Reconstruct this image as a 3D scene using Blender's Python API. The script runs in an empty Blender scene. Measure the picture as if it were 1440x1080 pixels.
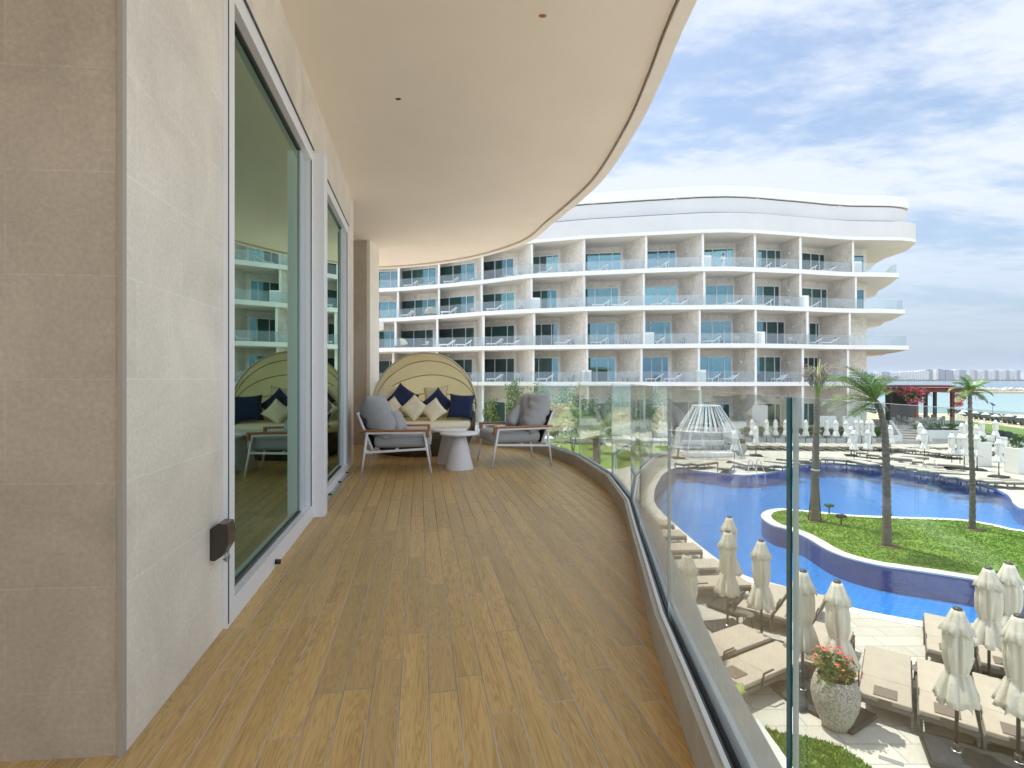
import bpy, bmesh, math, random
from math import sin, cos, pi, radians as R
from mathutils import Vector, Matrix
from mathutils.geometry import tessellate_polygon
S = bpy.context.scene
COL = S.collection
random.seed(7)
# ------------------------------------------------------------------ camera
cd = bpy.data.cameras.new('camera'); cam = bpy.data.objects.new('camera', cd); COL.objects.link(cam)
cam.location = (0, 0, 6.0); cam.rotation_euler = (R(90), 0, 0)
cd.sensor_width = 36; cd.lens = 36*730/1440; cd.shift_y = -6/1440; cd.clip_start = .05; cd.clip_end = 20000
S.camera = cam
# ------------------------------------------------------------------ light
SUNV = Vector((-.64*cos(R(69)), .77*cos(R(69)), sin(R(69)))).normalized()
sd = bpy.data.lights.new('sun', 'SUN'); sd.energy = 2.15; sd.angle = R(.6); sd.color = (1, .955, .88)
sun = bpy.data.objects.new('sun', sd); COL.objects.link(sun)
sun.rotation_euler = (-SUNV).to_track_quat('-Z', 'Y').to_euler(); sun.location = (0, 0, 60)
S.view_settings.view_transform = 'Standard'; S.view_settings.look = 'None'
S.view_settings.exposure = 1.62; S.view_settings.gamma = 1
W = bpy.data.worlds.new('World'); S.world = W; W.use_nodes = True
nt = W.node_tree; nt.nodes.clear()
def N(t, ty, **k):
    n = t.nodes.new(ty)
    for a, b in k.items(): setattr(n, a, b)
    return n
def M_(t, op, a, b=None, c=None, clamp=False):
    n = N(t, 'ShaderNodeMath', operation=op); n.use_clamp = clamp
    for i, v in enumerate((a, b, c)):
        if v is None: continue
        if isinstance(v, (int, float)): n.inputs[i].default_value = v
        else: t.links.new(v, n.inputs[i])
    return n.outputs[0]
sky = N(nt, 'ShaderNodeTexSky', sky_type='NISHITA'); sky.sun_disc = False
sky.sun_elevation = R(69); sky.sun_rotation = math.atan2(-.64, .77); sky.air_density = 1.2; sky.dust_density = 2.2; sky.ozone_density = 1.4
tc = N(nt, 'ShaderNodeTexCoord'); sp = N(nt, 'ShaderNodeSeparateXYZ'); nt.links.new(tc.outputs['Generated'], sp.inputs[0])
zz = M_(nt, 'MAXIMUM', M_(nt, 'ADD', sp.outputs[2], .10), .02)
cx = M_(nt, 'DIVIDE', sp.outputs[0], zz); cy = M_(nt, 'DIVIDE', sp.outputs[1], zz)
cb = N(nt, 'ShaderNodeCombineXYZ'); nt.links.new(cx, cb.inputs[0]); nt.links.new(cy, cb.inputs[1])
mp = N(nt, 'ShaderNodeMapping'); mp.inputs['Rotation'].default_value = (0, 0, R(-32)); mp.inputs['Scale'].default_value = (.75, 1.35, 1); mp.inputs['Location'].default_value = (3.4, 1.3, 0)
nt.links.new(cb.outputs[0], mp.inputs[0])
n1 = N(nt, 'ShaderNodeTexNoise'); n1.inputs['Scale'].default_value = .85; n1.inputs['Detail'].default_value = 9; n1.inputs['Roughness'].default_value = .60; n1.inputs['Distortion'].default_value = .35
nt.links.new(mp.outputs[0], n1.inputs['Vector'])
n2 = N(nt, 'ShaderNodeTexNoise'); n2.inputs['Scale'].default_value = 5.5; n2.inputs['Detail'].default_value = 6; n2.inputs['Roughness'].default_value = .65
nt.links.new(mp.outputs[0], n2.inputs['Vector'])
cl = M_(nt, 'ADD', M_(nt, 'MULTIPLY', n1.outputs[0], .74), M_(nt, 'MULTIPLY', n2.outputs[0], .26))
mr = N(nt, 'ShaderNodeMapRange'); mr.interpolation_type = 'SMOOTHSTEP'
mr.inputs[1].default_value = .385; mr.inputs[2].default_value = .545; mr.inputs[3].default_value = .08; mr.inputs[4].default_value = .92
nt.links.new(cl, mr.inputs[0])
# thin haze veil instead of clouds close to the horizon
fade = N(nt, 'ShaderNodeMapRange'); fade.inputs[1].default_value = .02; fade.inputs[2].default_value = .26; nt.links.new(sp.outputs[2], fade.inputs[0])
cov = M_(nt, 'MULTIPLY', mr.outputs[0], fade.outputs[0])
hz = N(nt, 'ShaderNodeMapRange'); hz.inputs[1].default_value = 0.0; hz.inputs[2].default_value = .35; hz.inputs[3].default_value = .8; hz.inputs[4].default_value = 0; nt.links.new(sp.outputs[2], hz.inputs[0])
mh = N(nt, 'ShaderNodeMixRGB'); nt.links.new(hz.outputs[0], mh.inputs[0]); sb = N(nt, 'ShaderNodeMixRGB', blend_type='MULTIPLY'); sb.inputs[0].default_value = 1; nt.links.new(sky.outputs[0], sb.inputs[1]); sb.inputs[2].default_value = (.66, .68, .68, 1); nt.links.new(sb.outputs[0], mh.inputs[1]); mh.inputs[2].default_value = (1.6, 2.1, 3.0, 1)
mx = N(nt, 'ShaderNodeMixRGB'); nt.links.new(cov, mx.inputs[0]); nt.links.new(mh.outputs[0], mx.inputs[1]); mx.inputs[2].default_value = (3.35, 3.6, 4.05, 1)
# whole sky behind the camera boosted, extra fill added for the shaded balcony
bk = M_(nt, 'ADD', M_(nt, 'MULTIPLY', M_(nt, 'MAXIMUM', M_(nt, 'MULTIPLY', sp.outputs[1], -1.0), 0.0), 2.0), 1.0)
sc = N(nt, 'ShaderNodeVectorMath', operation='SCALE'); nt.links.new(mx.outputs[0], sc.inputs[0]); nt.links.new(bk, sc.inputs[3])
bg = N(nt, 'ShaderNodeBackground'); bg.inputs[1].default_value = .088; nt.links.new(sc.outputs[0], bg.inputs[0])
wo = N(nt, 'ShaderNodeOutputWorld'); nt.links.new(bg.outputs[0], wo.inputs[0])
S.cycles.max_bounces = 10; S.cycles.diffuse_bounces = 8; S.cycles.glossy_bounces = 5; S.cycles.transparent_max_bounces = 24; S.cycles.transmission_bounces = 6
S.cycles.caustics_reflective = False; S.cycles.caustics_refractive = False; S.cycles.sample_clamp_indirect = 6
# ------------------------------------------------------------------ projection of the plan
F = 730.0
def Yz(py, z): return F*(6.0 - z)/(py - 534.0)
def P(px, py, z=0.0):
    y = Yz(py, z); return ((px-720)/F*y, y)
# ------------------------------------------------------------------ materials
MT = {}
def mat(name, col, col2=None, ns=4., rough=.6, bump=0., bs=40., metal=0., spec=.5, coat=0., det=4., sharp=None, sheen=0., stretch=None, transl=0., ndist=0., orand=0.):
    m = bpy.data.materials.new(name); m.use_nodes = True; t = m.node_tree; b = t.nodes['Principled BSDF']
    b.inputs['Base Color'].default_value = (*col, 1); b.inputs['Roughness'].default_value = rough; b.inputs['Metallic'].default_value = metal
    b.inputs['Specular IOR Level'].default_value = spec; b.inputs['Coat Weight'].default_value = coat; b.inputs['Sheen Weight'].default_value = sheen
    tc = N(t, 'ShaderNodeTexCoord'); v = tc.outputs['Object']
    if stretch:
        mpn = N(t, 'ShaderNodeMapping'); mpn.inputs['Scale'].default_value = stretch; t.links.new(v, mpn.inputs[0]); v = mpn.outputs[0]
    if col2:
        n = N(t, 'ShaderNodeTexNoise'); n.inputs['Scale'].default_value = ns; n.inputs['Detail'].default_value = det; n.inputs['Roughness'].default_value = .6; n.inputs['Distortion'].default_value = ndist
        t.links.new(v, n.inputs['Vector'])
        r = N(t, 'ShaderNodeMapRange'); a, c = sharp or (.3, .7); r.inputs[1].default_value = a; r.inputs[2].default_value = c; t.links.new(n.outputs[0], r.inputs[0])
        x = N(t, 'ShaderNodeMixRGB'); x.inputs[1].default_value = (*col, 1); x.inputs[2].default_value = (*col2, 1); t.links.new(r.outputs[0], x.inputs[0]); t.links.new(x.outputs[0], b.inputs['Base Color'])
    if orand:
        oi = N(t, 'ShaderNodeObjectInfo'); vm = N(t, 'ShaderNodeVectorMath', operation='SCALE'); t.links.new(x.outputs[0], vm.inputs[0]); t.links.new(M_(t, 'ADD', M_(t, 'MULTIPLY', oi.outputs['Random'], orand), 1-orand/2), vm.inputs[3]); t.links.new(vm.outputs[0], b.inputs['Base Color'])
    if bump:
        n = N(t, 'ShaderNodeTexNoise'); n.inputs['Scale'].default_value = bs; n.inputs['Detail'].default_value = 3; t.links.new(v, n.inputs['Vector'])
        bn = N(t, 'ShaderNodeBump'); bn.inputs['Strength'].default_value = bump; bn.inputs['Distance'].default_value = .02; t.links.new(n.outputs[0], bn.inputs['Height']); t.links.new(bn.outputs[0], b.inputs['Normal'])
    if transl:
        tl = N(t, 'ShaderNodeBsdfTranslucent'); tl.inputs[0].default_value = (*col, 1); ms = N(t, 'ShaderNodeMixShader'); ms.inputs[0].default_value = transl; o_ = t.nodes['Material Output']
        t.links.new(b.outputs[0], ms.inputs[1]); t.links.new(tl.outputs[0], ms.inputs[2]); t.links.new(ms.outputs[0], o_.inputs[0])
    MT[name] = m; return m
def glassmat(name, tint, ior, rough=0.0, gl=(1, 1, 1), extra=0.0, bumps=None, thin=0.0, thincol=(.8,.8,.8)):
    m = bpy.data.materials.new(name); m.use_nodes = True; t = m.node_tree; t.nodes.clear()
    o = N(t, 'ShaderNodeOutputMaterial'); fr = N(t, 'ShaderNodeNewGeometry'); dt = N(t, 'ShaderNodeVectorMath', operation='DOT_PRODUCT'); t.links.new(fr.outputs['Normal'], dt.inputs[0]); t.links.new(fr.outputs['Incoming'], dt.inputs[1])
    f0 = ((ior-1)/(ior+1))**2; f = M_(t, 'POWER', M_(t, 'SUBTRACT', 1.0, M_(t, 'ABSOLUTE', dt.outputs['Value'])), 5.0)
    f = M_(t, 'ADD', M_(t, 'MULTIPLY', f, 1-f0), f0+extra, clamp=True)
    tr = N(t, 'ShaderNodeBsdfTransparent'); tr.inputs[0].default_value = (*tint, 1)
    g = N(t, 'ShaderNodeBsdfGlossy'); g.inputs['Roughness'].default_value = rough; g.inputs[0].default_value = (*gl, 1)
    base = tr.outputs[0]
    if thin:
        df = N(t, 'ShaderNodeBsdfDiffuse'); df.inputs[0].default_value = (*thincol, 1); q = N(t, 'ShaderNodeMixShader'); q.inputs[0].default_value = thin
        t.links.new(base, q.inputs[1]); t.links.new(df.outputs[0], q.inputs[2]); base = q.outputs[0]
    x = N(t, 'ShaderNodeMixShader'); t.links.new(f, x.inputs[0]); t.links.new(base, x.inputs[1]); t.links.new(g.outputs[0], x.inputs[2]); t.links.new(x.outputs[0], o.inputs[0])
    if bumps:
        tc = N(t, 'ShaderNodeTexCoord'); h = None
        for sc, w, stx in bumps:
            mpn = N(t, 'ShaderNodeMapping'); mpn.inputs['Scale'].default_value = stx; t.links.new(tc.outputs['Object'], mpn.inputs[0])
            n = N(t, 'ShaderNodeTexNoise'); n.inputs['Scale'].default_value = sc; n.inputs['Detail'].default_value = 3; t.links.new(mpn.outputs[0], n.inputs['Vector'])
            q = M_(t, 'MULTIPLY', n.outputs[0], w); h = q if h is None else M_(t, 'ADD', h, q)
        bn = N(t, 'ShaderNodeBump'); bn.inputs['Strength'].default_value = 1; bn.inputs['Distance'].default_value = .1; t.links.new(h, bn.inputs['Height'])
        t.links.new(bn.outputs[0], g.inputs['Normal']); t.links.new(bn.outputs[0], dt.inputs[0])
    MT[name] = m; return m
def tilemat(name, cols, bw, bh, mortar, msize=.004, ax=('X', 'Z'), offset=.5, rough=.5, vein=1., phase=(0, 0), spk=90., bumpd=.3, mscale=1., fq=2):
    """large stone slabs or tiles: brick layout in object space with cloudy stone inside"""
    m = bpy.data.materials.new(name); m.use_nodes = True; t = m.node_tree; b = t.nodes['Principled BSDF']; b.inputs['Roughness'].default_value = rough
    tc = N(t, 'ShaderNodeTexCoord'); s = N(t, 'ShaderNodeSeparateXYZ'); t.links.new(tc.outputs['Object'], s.inputs[0])
    c = N(t, 'ShaderNodeCombineXYZ')
    t.links.new(M_(t, 'ADD', s.outputs['XYZ'.index(ax[0])], phase[0]), c.inputs[0]); t.links.new(M_(t, 'ADD', s.outputs['XYZ'.index(ax[1])], phase[1]), c.inputs[1])
    br = N(t, 'ShaderNodeTexBrick'); br.offset = offset; br.offset_frequency = fq
    br.inputs['Scale'].default_value = 1; br.inputs['Brick Width'].default_value = bw; br.inputs['Row Height'].default_value = bh; br.inputs['Mortar Size'].default_value = msize; br.inputs['Mortar Smooth'].default_value = .1
    br.inputs['Color1'].default_value = (*cols[0], 1); br.inputs['Color2'].default_value = (*cols[1], 1); br.inputs['Mortar'].default_value = (*mortar, 1)
    t.links.new(c.outputs[0], br.inputs[0])
    n = N(t, 'ShaderNodeTexNoise'); n.inputs['Scale'].default_value = 2.2*mscale; n.inputs['Detail'].default_value = 8; n.inputs['Roughness'].default_value = .62; n.inputs['Distortion'].default_value = .8; t.links.new(tc.outputs['Object'], n.inputs['Vector'])
    n3 = N(t, 'ShaderNodeTexNoise'); n3.inputs['Scale'].default_value = spk; n3.inputs['Detail'].default_value = 4; n3.inputs['Roughness'].default_value = .7; t.links.new(tc.outputs['Object'], n3.inputs['Vector'])
    r = N(t, 'ShaderNodeMapRange'); r.inputs[1].default_value = .3; r.inputs[2].default_value = .72; r.inputs[3].default_value = 1-.16*vein; r.inputs[4].default_value = 1+.10*vein; t.links.new(n.outputs[0], r.inputs[0])
    r3 = N(t, 'ShaderNodeMapRange'); r3.inputs[1].default_value = .3; r3.inputs[2].default_value = .7; r3.inputs[3].default_value = 1-.13*vein; r3.inputs[4].default_value = 1+.07*vein; t.links.new(n3.outputs[0], r3.inputs[0])
    v = N(t, 'ShaderNodeVectorMath', operation='SCALE'); t.links.new(br.outputs[0], v.inputs[0]); t.links.new(M_(t, 'MULTIPLY', r.outputs[0], r3.outputs[0]), v.inputs[3])
    t.links.new(v.outputs[0], b.inputs['Base Color'])
    h = M_(t, 'ADD', M_(t, 'MULTIPLY', br.outputs['Fac'], -1.0), M_(t, 'MULTIPLY', n3.outputs[0], .25))
    bn = N(t, 'ShaderNodeBump'); bn.inputs['Strength'].default_value = bumpd; bn.inputs['Distance'].default_value = .004; t.links.new(h, bn.inputs['Height']); t.links.new(bn.outputs[0], b.inputs['Normal'])
    MT[name] = m; return m
# ------------------------------------------------------------------ mesh builder
class MB:
    def __init__(s): s.v = []; s.f = []; s.m = []; s.mi = 0; s.sm = []; s.smooth = False
    def add(s, vs, fs, mi=None, smooth=None):
        o = len(s.v); s.v += [tuple(v) for v in vs]
        for f in fs: s.f.append([i+o for i in f]); s.m.append(s.mi if mi is None else mi); s.sm.append(s.smooth if smooth is None else smooth)
        return s
    def box(s, x0, x1, y0, y1, z0, z1, mi=None, rz=0, piv=None):
        vs = [(x, y, z) for z in (z0, z1) for y in (y0, y1) for x in (x0, x1)]
        if rz:
            px, py = piv or ((x0+x1)/2, (y0+y1)/2); c, n = cos(rz), sin(rz)
            vs = [(px+(x-px)*c-(y-py)*n, py+(x-px)*n+(y-py)*c, z) for x, y, z in vs]
        return s.add(vs, [(0, 2, 3, 1), (4, 5, 7, 6), (0, 1, 5, 4), (2, 6, 7, 3), (0, 4, 6, 2), (1, 3, 7, 5)], mi, False)
    def bev(s, x0, x1, y0, y1, z0, z1, r, mi=None, smooth=True, n=3, M=None):
        """box with rounded edges"""
        bm = bmesh.new(); bmesh.ops.create_cube(bm, size=1)
        for v in bm.verts: v.co = Vector(((x0+x1)/2+v.co.x*(x1-x0), (y0+y1)/2+v.co.y*(y1-y0), (z0+z1)/2+v.co.z*(z1-z0)))
        bmesh.ops.bevel(bm, geom=bm.edges[:], offset=min(r, .49*min(x1-x0, y1-y0, z1-z0)), segments=n, affect='EDGES', profile=.5)
        return s.bm(bm, mi, smooth, M)
    def bm(s, bm, mi=None, smooth=True, M=None):
        bm.verts.index_update(); vs = [(M @ v.co) if M else v.co.copy() for v in bm.verts]
        s.add(vs, [[v.index for v in f.verts] for f in bm.faces], mi, smooth); bm.free(); return s
    def bar(s, a, b, w, h=None, mi=None, up=(0, 0, 1)):
        a, b = Vector(a), Vector(b); d = (b-a).normalized(); u = Vector(up)
        if abs(d.dot(u)) > .95: u = Vector((1, 0, 0)) if abs(d.x) < .9 else Vector((0, 1, 0))
        x = d.cross(u).normalized(); y = x.cross(d); h = h or w; x = x*w/2; y = y*h/2
        vs = [a-x-y, a+x-y, a+x+y, a-x+y, b-x-y, b+x-y, b+x+y, b-x+y]
        return s.add(vs, [(0, 1, 2, 3), (7, 6, 5, 4), (0, 4, 5, 1), (1, 5, 6, 2), (2, 6, 7, 3), (3, 7, 4, 0)], mi, False)
    def tube(s, pts, r, n=8, mi=None, cap=True):
        pts = [Vector(p) for p in pts]; k = len(pts); rs = r if isinstance(r, (list, tuple)) else [r]*k; vs = []; pu = None
        for i, p in enumerate(pts):
            d = (pts[min(i+1, k-1)]-pts[max(i-1, 0)]).normalized()
            if pu is None: pu = Vector((0, 0, 1)) if abs(d.z) < .9 else Vector((1, 0, 0))
            x = d.cross(pu).normalized(); y = x.cross(d).normalized(); pu = y
            for j in range(n): a = 2*pi*j/n; vs.append(p+x*(rs[i]*cos(a))+y*(rs[i]*sin(a)))
        fs = [(i*n+j, i*n+(j+1) % n, (i+1)*n+(j+1) % n, (i+1)*n+j) for i in range(k-1) for j in range(n)]
        if cap: fs += [tuple(range(n))[::-1], tuple((k-1)*n+j for j in range(n))]
        return s.add(vs, fs, mi, True)
    def lathe(s, prof, cx=0, cy=0, n=32, mi=None, mod=None, cap=True, smooth=True):
        vs = []
        for r, z in prof:
            for j in range(n):
                a = 2*pi*j/n; rr = r*(mod(a, r, z) if mod else 1); vs.append((cx+rr*cos(a), cy+rr*sin(a), z))
        k = len(prof); fs = [(i*n+j, i*n+(j+1) % n, (i+1)*n+(j+1) % n, (i+1)*n+j) for i in range(k-1) for j in range(n)]
        if cap: fs += [tuple(range(n))[::-1], tuple((k-1)*n+j for j in range(n))]
        return s.add(vs, fs, mi, smooth)
    def prism(s, poly, z0, z1, mi=None, holes=(), sides=True, bottom=True, top=True):
        loops = [list(poly)]+[list(h) for h in holes]
        tri = tessellate_polygon([[Vector((x, y, 0)) for x, y in l] for l in loops])
        flat = [p for l in loops for p in l]; n = len(flat)
        vs = [(x, y, z0) for x, y in flat]+[(x, y, z1) for x, y in flat]; fs = []
        for a, b, c in tri:
            A, B, C = flat[a], flat[b], flat[c]
            if (B[0]-A[0])*(C[1]-A[1])-(B[1]-A[1])*(C[0]-A[0]) < 0: b, c = c, b
            if top: fs.append((a+n, b+n, c+n))
            if bottom: fs.append((a, c, b))
        if sides:
            o = 0
            for li, l in enumerate(loops):
                k = len(l); ar = sum(l[i][0]*l[(i+1) % k][1]-l[(i+1) % k][0]*l[i][1] for i in range(k)); rev = (ar < 0) != (li > 0)
                for i in range(k):
                    a, b = o+i, o+(i+1) % k; fs.append((b, a, a+n, b+n) if rev else (a, b, b+n, a+n))
                o += k
        return s.add(vs, fs, mi, False)
    def ribbon(s, ca, cb_, z0, z1, mi=None, closed=False, z0b=None, z1b=None):
        """solid strip between two plan curves of equal length"""
        k = len(ca); vs = []
        for (ax, ay), (bx, by) in zip(ca, cb_): vs += [(ax, ay, z0), (bx, by, z0), (bx, by, z1), (ax, ay, z1)]
        fs = []
        for i in range(k if closed else k-1):
            a = 4*i; b = 4*((i+1) % k)
            for j in range(4): fs.append((a+j, a+(j+1) % 4, b+(j+1) % 4, b+j))
        if not closed: fs += [(0, 3, 2, 1), (4*k-4, 4*k-3, 4*k-2, 4*k-1)]
        return s.add(vs, fs, mi, False)
    def quad(s, a, b, c, d, mi=None): return s.add([a, b, c, d], [(0, 1, 2, 3)], mi, False)
    def build(s, name, mats, parent=None, loc=None, rz=0, fix=True, sub=0, world=False):
        me = bpy.data.meshes.new(name)
        vs = s.v
        if world and parent is not None:
            l = parent.location; vs = [(x-l.x, y-l.y, z-l.z) for x, y, z in vs]
        me.from_pydata(vs, [], s.f)
        if not isinstance(mats, (list, tuple)): mats = [mats]
        for m in mats: me.materials.append(MT[m] if isinstance(m, str) else m)
        me.polygons.foreach_set('material_index', s.m); me.polygons.foreach_set('use_smooth', s.sm)
        if fix:
            b = bmesh.new(); b.from_mesh(me); bmesh.ops.recalc_face_normals(b, faces=b.faces); b.to_mesh(me); b.free()
        me.update()
        o = bpy.data.objects.new(name, me); COL.objects.link(o)
        if parent is not None: o.parent = parent
        if loc: o.location = loc
        o.rotation_euler = (0, 0, rz)
        if sub:
            md = o.modifiers.new('s', 'SUBSURF'); md.levels = sub; md.render_levels = sub
        return o
def thing(name, label, cat, loc=(0, 0, 0), rz=0, group=None):
    o = bpy.data.objects.new(name, None); COL.objects.link(o); o.location = loc; o.rotation_euler = (0, 0, rz); o.empty_display_size = .2
    return tag(o, label, cat, group)
def tag(o, label, cat, group=None):
    o['label'] = label; o['category'] = cat
    if group: o['group'] = group
    return o
def struct(o, kind='structure'): o['kind'] = kind; return o
def kids(o): return [c for c in ALLC.get(o.name, [])]
def copy_tree(o, loc=None, rz=None, label=None, parent=None):
    c = o.copy(); COL.objects.link(c)
    if parent is not None: c.parent = parent
    for ch in list(o.children): copy_tree(ch, parent=c)
    if loc is not None: c.location = loc
    if rz is not None: c.rotation_euler = (0, 0, rz)
    if label: c['label'] = label
    return c
class Placer:
    """first placement moves the prototype itself, later ones copy it"""
    def __init__(s, proto): s.p = proto; s.used = False
    def put(s, loc, rz, label, sc=None):
        if not s.used: s.used = True; o = s.p; o.location = loc; o.rotation_euler = (0, 0, rz); o['label'] = label
        else: o = copy_tree(s.p, loc, rz, label)
        if sc: o.scale = (sc, sc, sc)
        return o
def ORD(i): return ['first', 'second', 'third', 'fourth', 'fifth', 'sixth', 'seventh', 'eighth', 'ninth', 'tenth', 'eleventh', 'twelfth', 'thirteenth', 'fourteenth', 'fifteenth', 'sixteenth', 'seventeenth', 'eighteenth', 'nineteenth', 'twentieth'][i] if i < 20 else f'number {i+1}'
def offset(pts, d):
    """offset an open polyline to its right-hand side (when walking along it) by d"""
    out = []; n = len(pts)
    for i in range(n):
        nv = []
        for a, b in ((i-1, i), (i, i+1)):
            if a < 0 or b >= n: continue
            dx, dy = pts[b][0]-pts[a][0], pts[b][1]-pts[a][1]; l = math.hypot(dx, dy); nv.append((dy/l, -dx/l))
        if len(nv) == 1: ox, oy = nv[0]; k = 1
        else:
            ox, oy = nv[0][0]+nv[1][0], nv[0][1]+nv[1][1]; l = math.hypot(ox, oy); ox /= l; oy /= l; k = 1/max(.5, ox*nv[0][0]+oy*nv[0][1])
        out.append((pts[i][0]+ox*d*k, pts[i][1]+oy*d*k))
    return out
def interp(tab, x):
    if x <= tab[0][0]: return tab[0][1]
    for (a, b), (c, d) in zip(tab, tab[1:]):
        if x <= c: return b+(d-b)*(x-a)/(c-a)
    return tab[-1][1]
def spline(pts, k=6, closed=False):
    """Catmull-Rom through plan points"""
    n = len(pts); out = []
    for i in range(n if closed else n-1):
        g = lambda j: pts[j % n] if closed else pts[max(0, min(n-1, j))]
        p0, p1, p2, p3 = g(i-1), g(i), g(i+1), g(i+2)
        for q in range(k):
            t = q/k; t2 = t*t; t3 = t2*t
            out.append(tuple(.5*((2*p1[c])+(-p0[c]+p2[c])*t+(2*p0[c]-5*p1[c]+4*p2[c]-p3[c])*t2+(-p0[c]+3*p1[c]-3*p2[c]+p3[c])*t3) for c in range(len(p1))))
    if not closed: out.append(tuple(pts[-1]))
    return out
def leaves(mb, c, rad, n, size, rng, mis=(0, 1), shell=.35, flat=0., elong=1.6, lump=0):
    """cloud of leaf-sized faces filling an ellipsoid, gathered in clumps"""
    cl = [(Vector((rng.gauss(0, 1), rng.gauss(0, 1), rng.gauss(0, 1))).normalized()*rng.uniform(.35, .85), rng.choice(mis)) for _ in range(lump)] if lump else None
    for _ in range(n):
        if cl:
            q, mi = rng.choice(cl); d = q+Vector((rng.gauss(0, .19), rng.gauss(0, .19), rng.gauss(0, .16)))
            if rng.random() < .25: mi = rng.choice(mis)
        else:
            d = Vector((rng.gauss(0, 1), rng.gauss(0, 1), rng.gauss(0, 1))).normalized()*(shell+(1-shell)*rng.random()**.6)*rng.uniform(.85, 1.08); mi = rng.choice(mis)
        p = Vector((c[0]+d.x*rad[0], c[1]+d.y*rad[1], c[2]+d.z*rad[2]))
        u = Vector((rng.gauss(0, 1), rng.gauss(0, 1), rng.gauss(0, 1)*(1-flat))).normalized(); w = u.cross(Vector((rng.gauss(0, 1), rng.gauss(0, 1), rng.gauss(0, 1)+flat))).normalized()
        s_ = size*rng.uniform(.6, 1.3)
        mb.add([p-u*s_*elong*.5, p+w*s_*.35, p+u*s_*elong*.5, p-w*s_*.35], [(0, 1, 2, 3)], mi, False)
def frond(mb, base, yaw, L, lift, droop, leaf, rng, n=26, mi=0, rmi=None, hang=.2, wid=.03, twist=0.0):
    """palm leaf: arching rib with paired leaflets"""
    d = Vector((cos(yaw), sin(yaw), 0)); side = Vector((-sin(yaw), cos(yaw), 0)); pts = []
    for i in range(n+1):
        t = i/n; a = lift-droop*t**1.3
        if i == 0: p = Vector(base)
        else: p = pts[-1]+(d*cos(a)+Vector((0, 0, 1))*sin(a))*(L/n)
        pts.append(p)
    mb.tube([pts[i] for i in range(0, n+1, 3)], [.022*(1-i/(n+2))+.004 for i in range(0, n+1, 3)], 4, rmi if rmi is not None else mi)
    for i in range(2, n+1):
        t = i/n; l = leaf*(sin(pi*min(1, .12+t*.93))**.6)*rng.uniform(.85, 1.1)
        ax = (pts[i]-pts[i-1]).normalized()
        for sgn in (-1, 1):
            dr = (side*sgn*.75+ax*.6+Vector((0, 0, rng.uniform(.1, .45)))).normalized(); p = pts[i]; w = wid*rng.uniform(.7, 1.2)
            m1 = p+dr*l*.5+Vector((0, 0, .02)); e = p+dr*l*.95-Vector((0, 0, hang*l)); wx = ax*w
            mb.add([p-wx*.3, m1-wx*.5, e, m1+wx*.5, p+wx*.3], [(0, 1, 2, 3, 4)], mi, False)
# ------------------------------------------------------------------ material list
mat('alu', (.80, .80, .82), rough=.4)
mat('alu_grey', (.42, .44, .46), rough=.35, metal=.6)
mat('black', (.015, .015, .016), rough=.5)
mat('gasket', (.045, .047, .05), rough=.35)
mat('ceiling', (.87, .785, .67), (.84, .75, .635), ns=1.6, rough=.85, bump=.35, bs=240)
mat('ceiling_edge', (.84, .78, .69), (.79, .73, .64), ns=6, rough=.8, bump=.2, bs=120)
mat('concrete_ledge', (.76, .74, .68), (.64, .62, .56), ns=5, rough=.85, bump=.25, bs=180, det=8)
mat('kerb_stone', (.52, .48, .42), (.44, .41, .355), ns=9, rough=.7, bump=.15, bs=120)
mat('render_white', (.76, .735, .69), (.70, .675, .63), ns=.5, rough=.75, bump=.1, bs=30)
mat('soffit', (.74, .69, .62), (.70, .65, .58), ns=.5, rough=.85)
mat('band_grey', (.62, .60, .57), (.575, .56, .53), ns=.3, rough=.7)
mat('frame_white', (.74, .74, .73), rough=.45)
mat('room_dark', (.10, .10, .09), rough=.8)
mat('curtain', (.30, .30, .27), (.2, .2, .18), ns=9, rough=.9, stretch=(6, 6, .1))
mat('curtain_far', (.46, .56, .54), (.22, .30, .30), ns=1.5, rough=.9, stretch=(5, 5, .05))
mat('wood_arm', (.42, .17, .055), (.30, .11, .035), ns=14, rough=.45, stretch=(1, 6, 6))
mat('grey_fabric', (.40, .405, .415), (.35, .355, .365), ns=60, rough=.95, bump=.4, bs=420, sheen=.2)
mat('mauve_grey', (.68, .66, .68), (.64, .625, .645), ns=5, rough=.55)
mat('powder_white', (.78, .77, .79), rough=.45)
mat('strap_brown', (.035, .02, .016), (.02, .013, .01), ns=30, rough=.8)
mat('hood_cream', (.96, .90, .70), (.93, .86, .65), ns=5, rough=.85, bump=.5, bs=9, sheen=.1, transl=.62)
mat('piping', (.32, .25, .13), rough=.8)
mat('cushion_cream', (.82, .75, .55), (.77, .70, .51), ns=50, rough=.95, bump=.3, bs=320)
mat('navy', (.012, .028, .095), (.009, .020, .07), ns=70, rough=.9, bump=.35, bs=350, sheen=.1)
mat('hoop', (.55, .49, .36), rough=.5)
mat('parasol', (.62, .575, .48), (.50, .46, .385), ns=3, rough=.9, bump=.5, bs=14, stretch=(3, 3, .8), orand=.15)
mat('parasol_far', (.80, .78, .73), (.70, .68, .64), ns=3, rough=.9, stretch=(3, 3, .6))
mat('pole', (.055, .052, .05), rough=.45, metal=.3)
mat('base_dark', (.022, .023, .026), (.035, .035, .038), ns=6, rough=.5, spec=.3)
mat('mattress', (.44, .37, .30), (.39, .325, .262), ns=3, rough=.9, bump=.5, bs=7, orand=.16)
mat('mattress_pale', (.50, .455, .39), (.44, .40, .34), ns=8, rough=.9)
mat('lounger_frame', (.15, .125, .105), (.115, .095, .08), ns=10, rough=.6)
mat('lounger_side', (.20, .175, .145), (.15, .13, .11), ns=50, rough=.8, stretch=(8, 8, 1))
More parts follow.
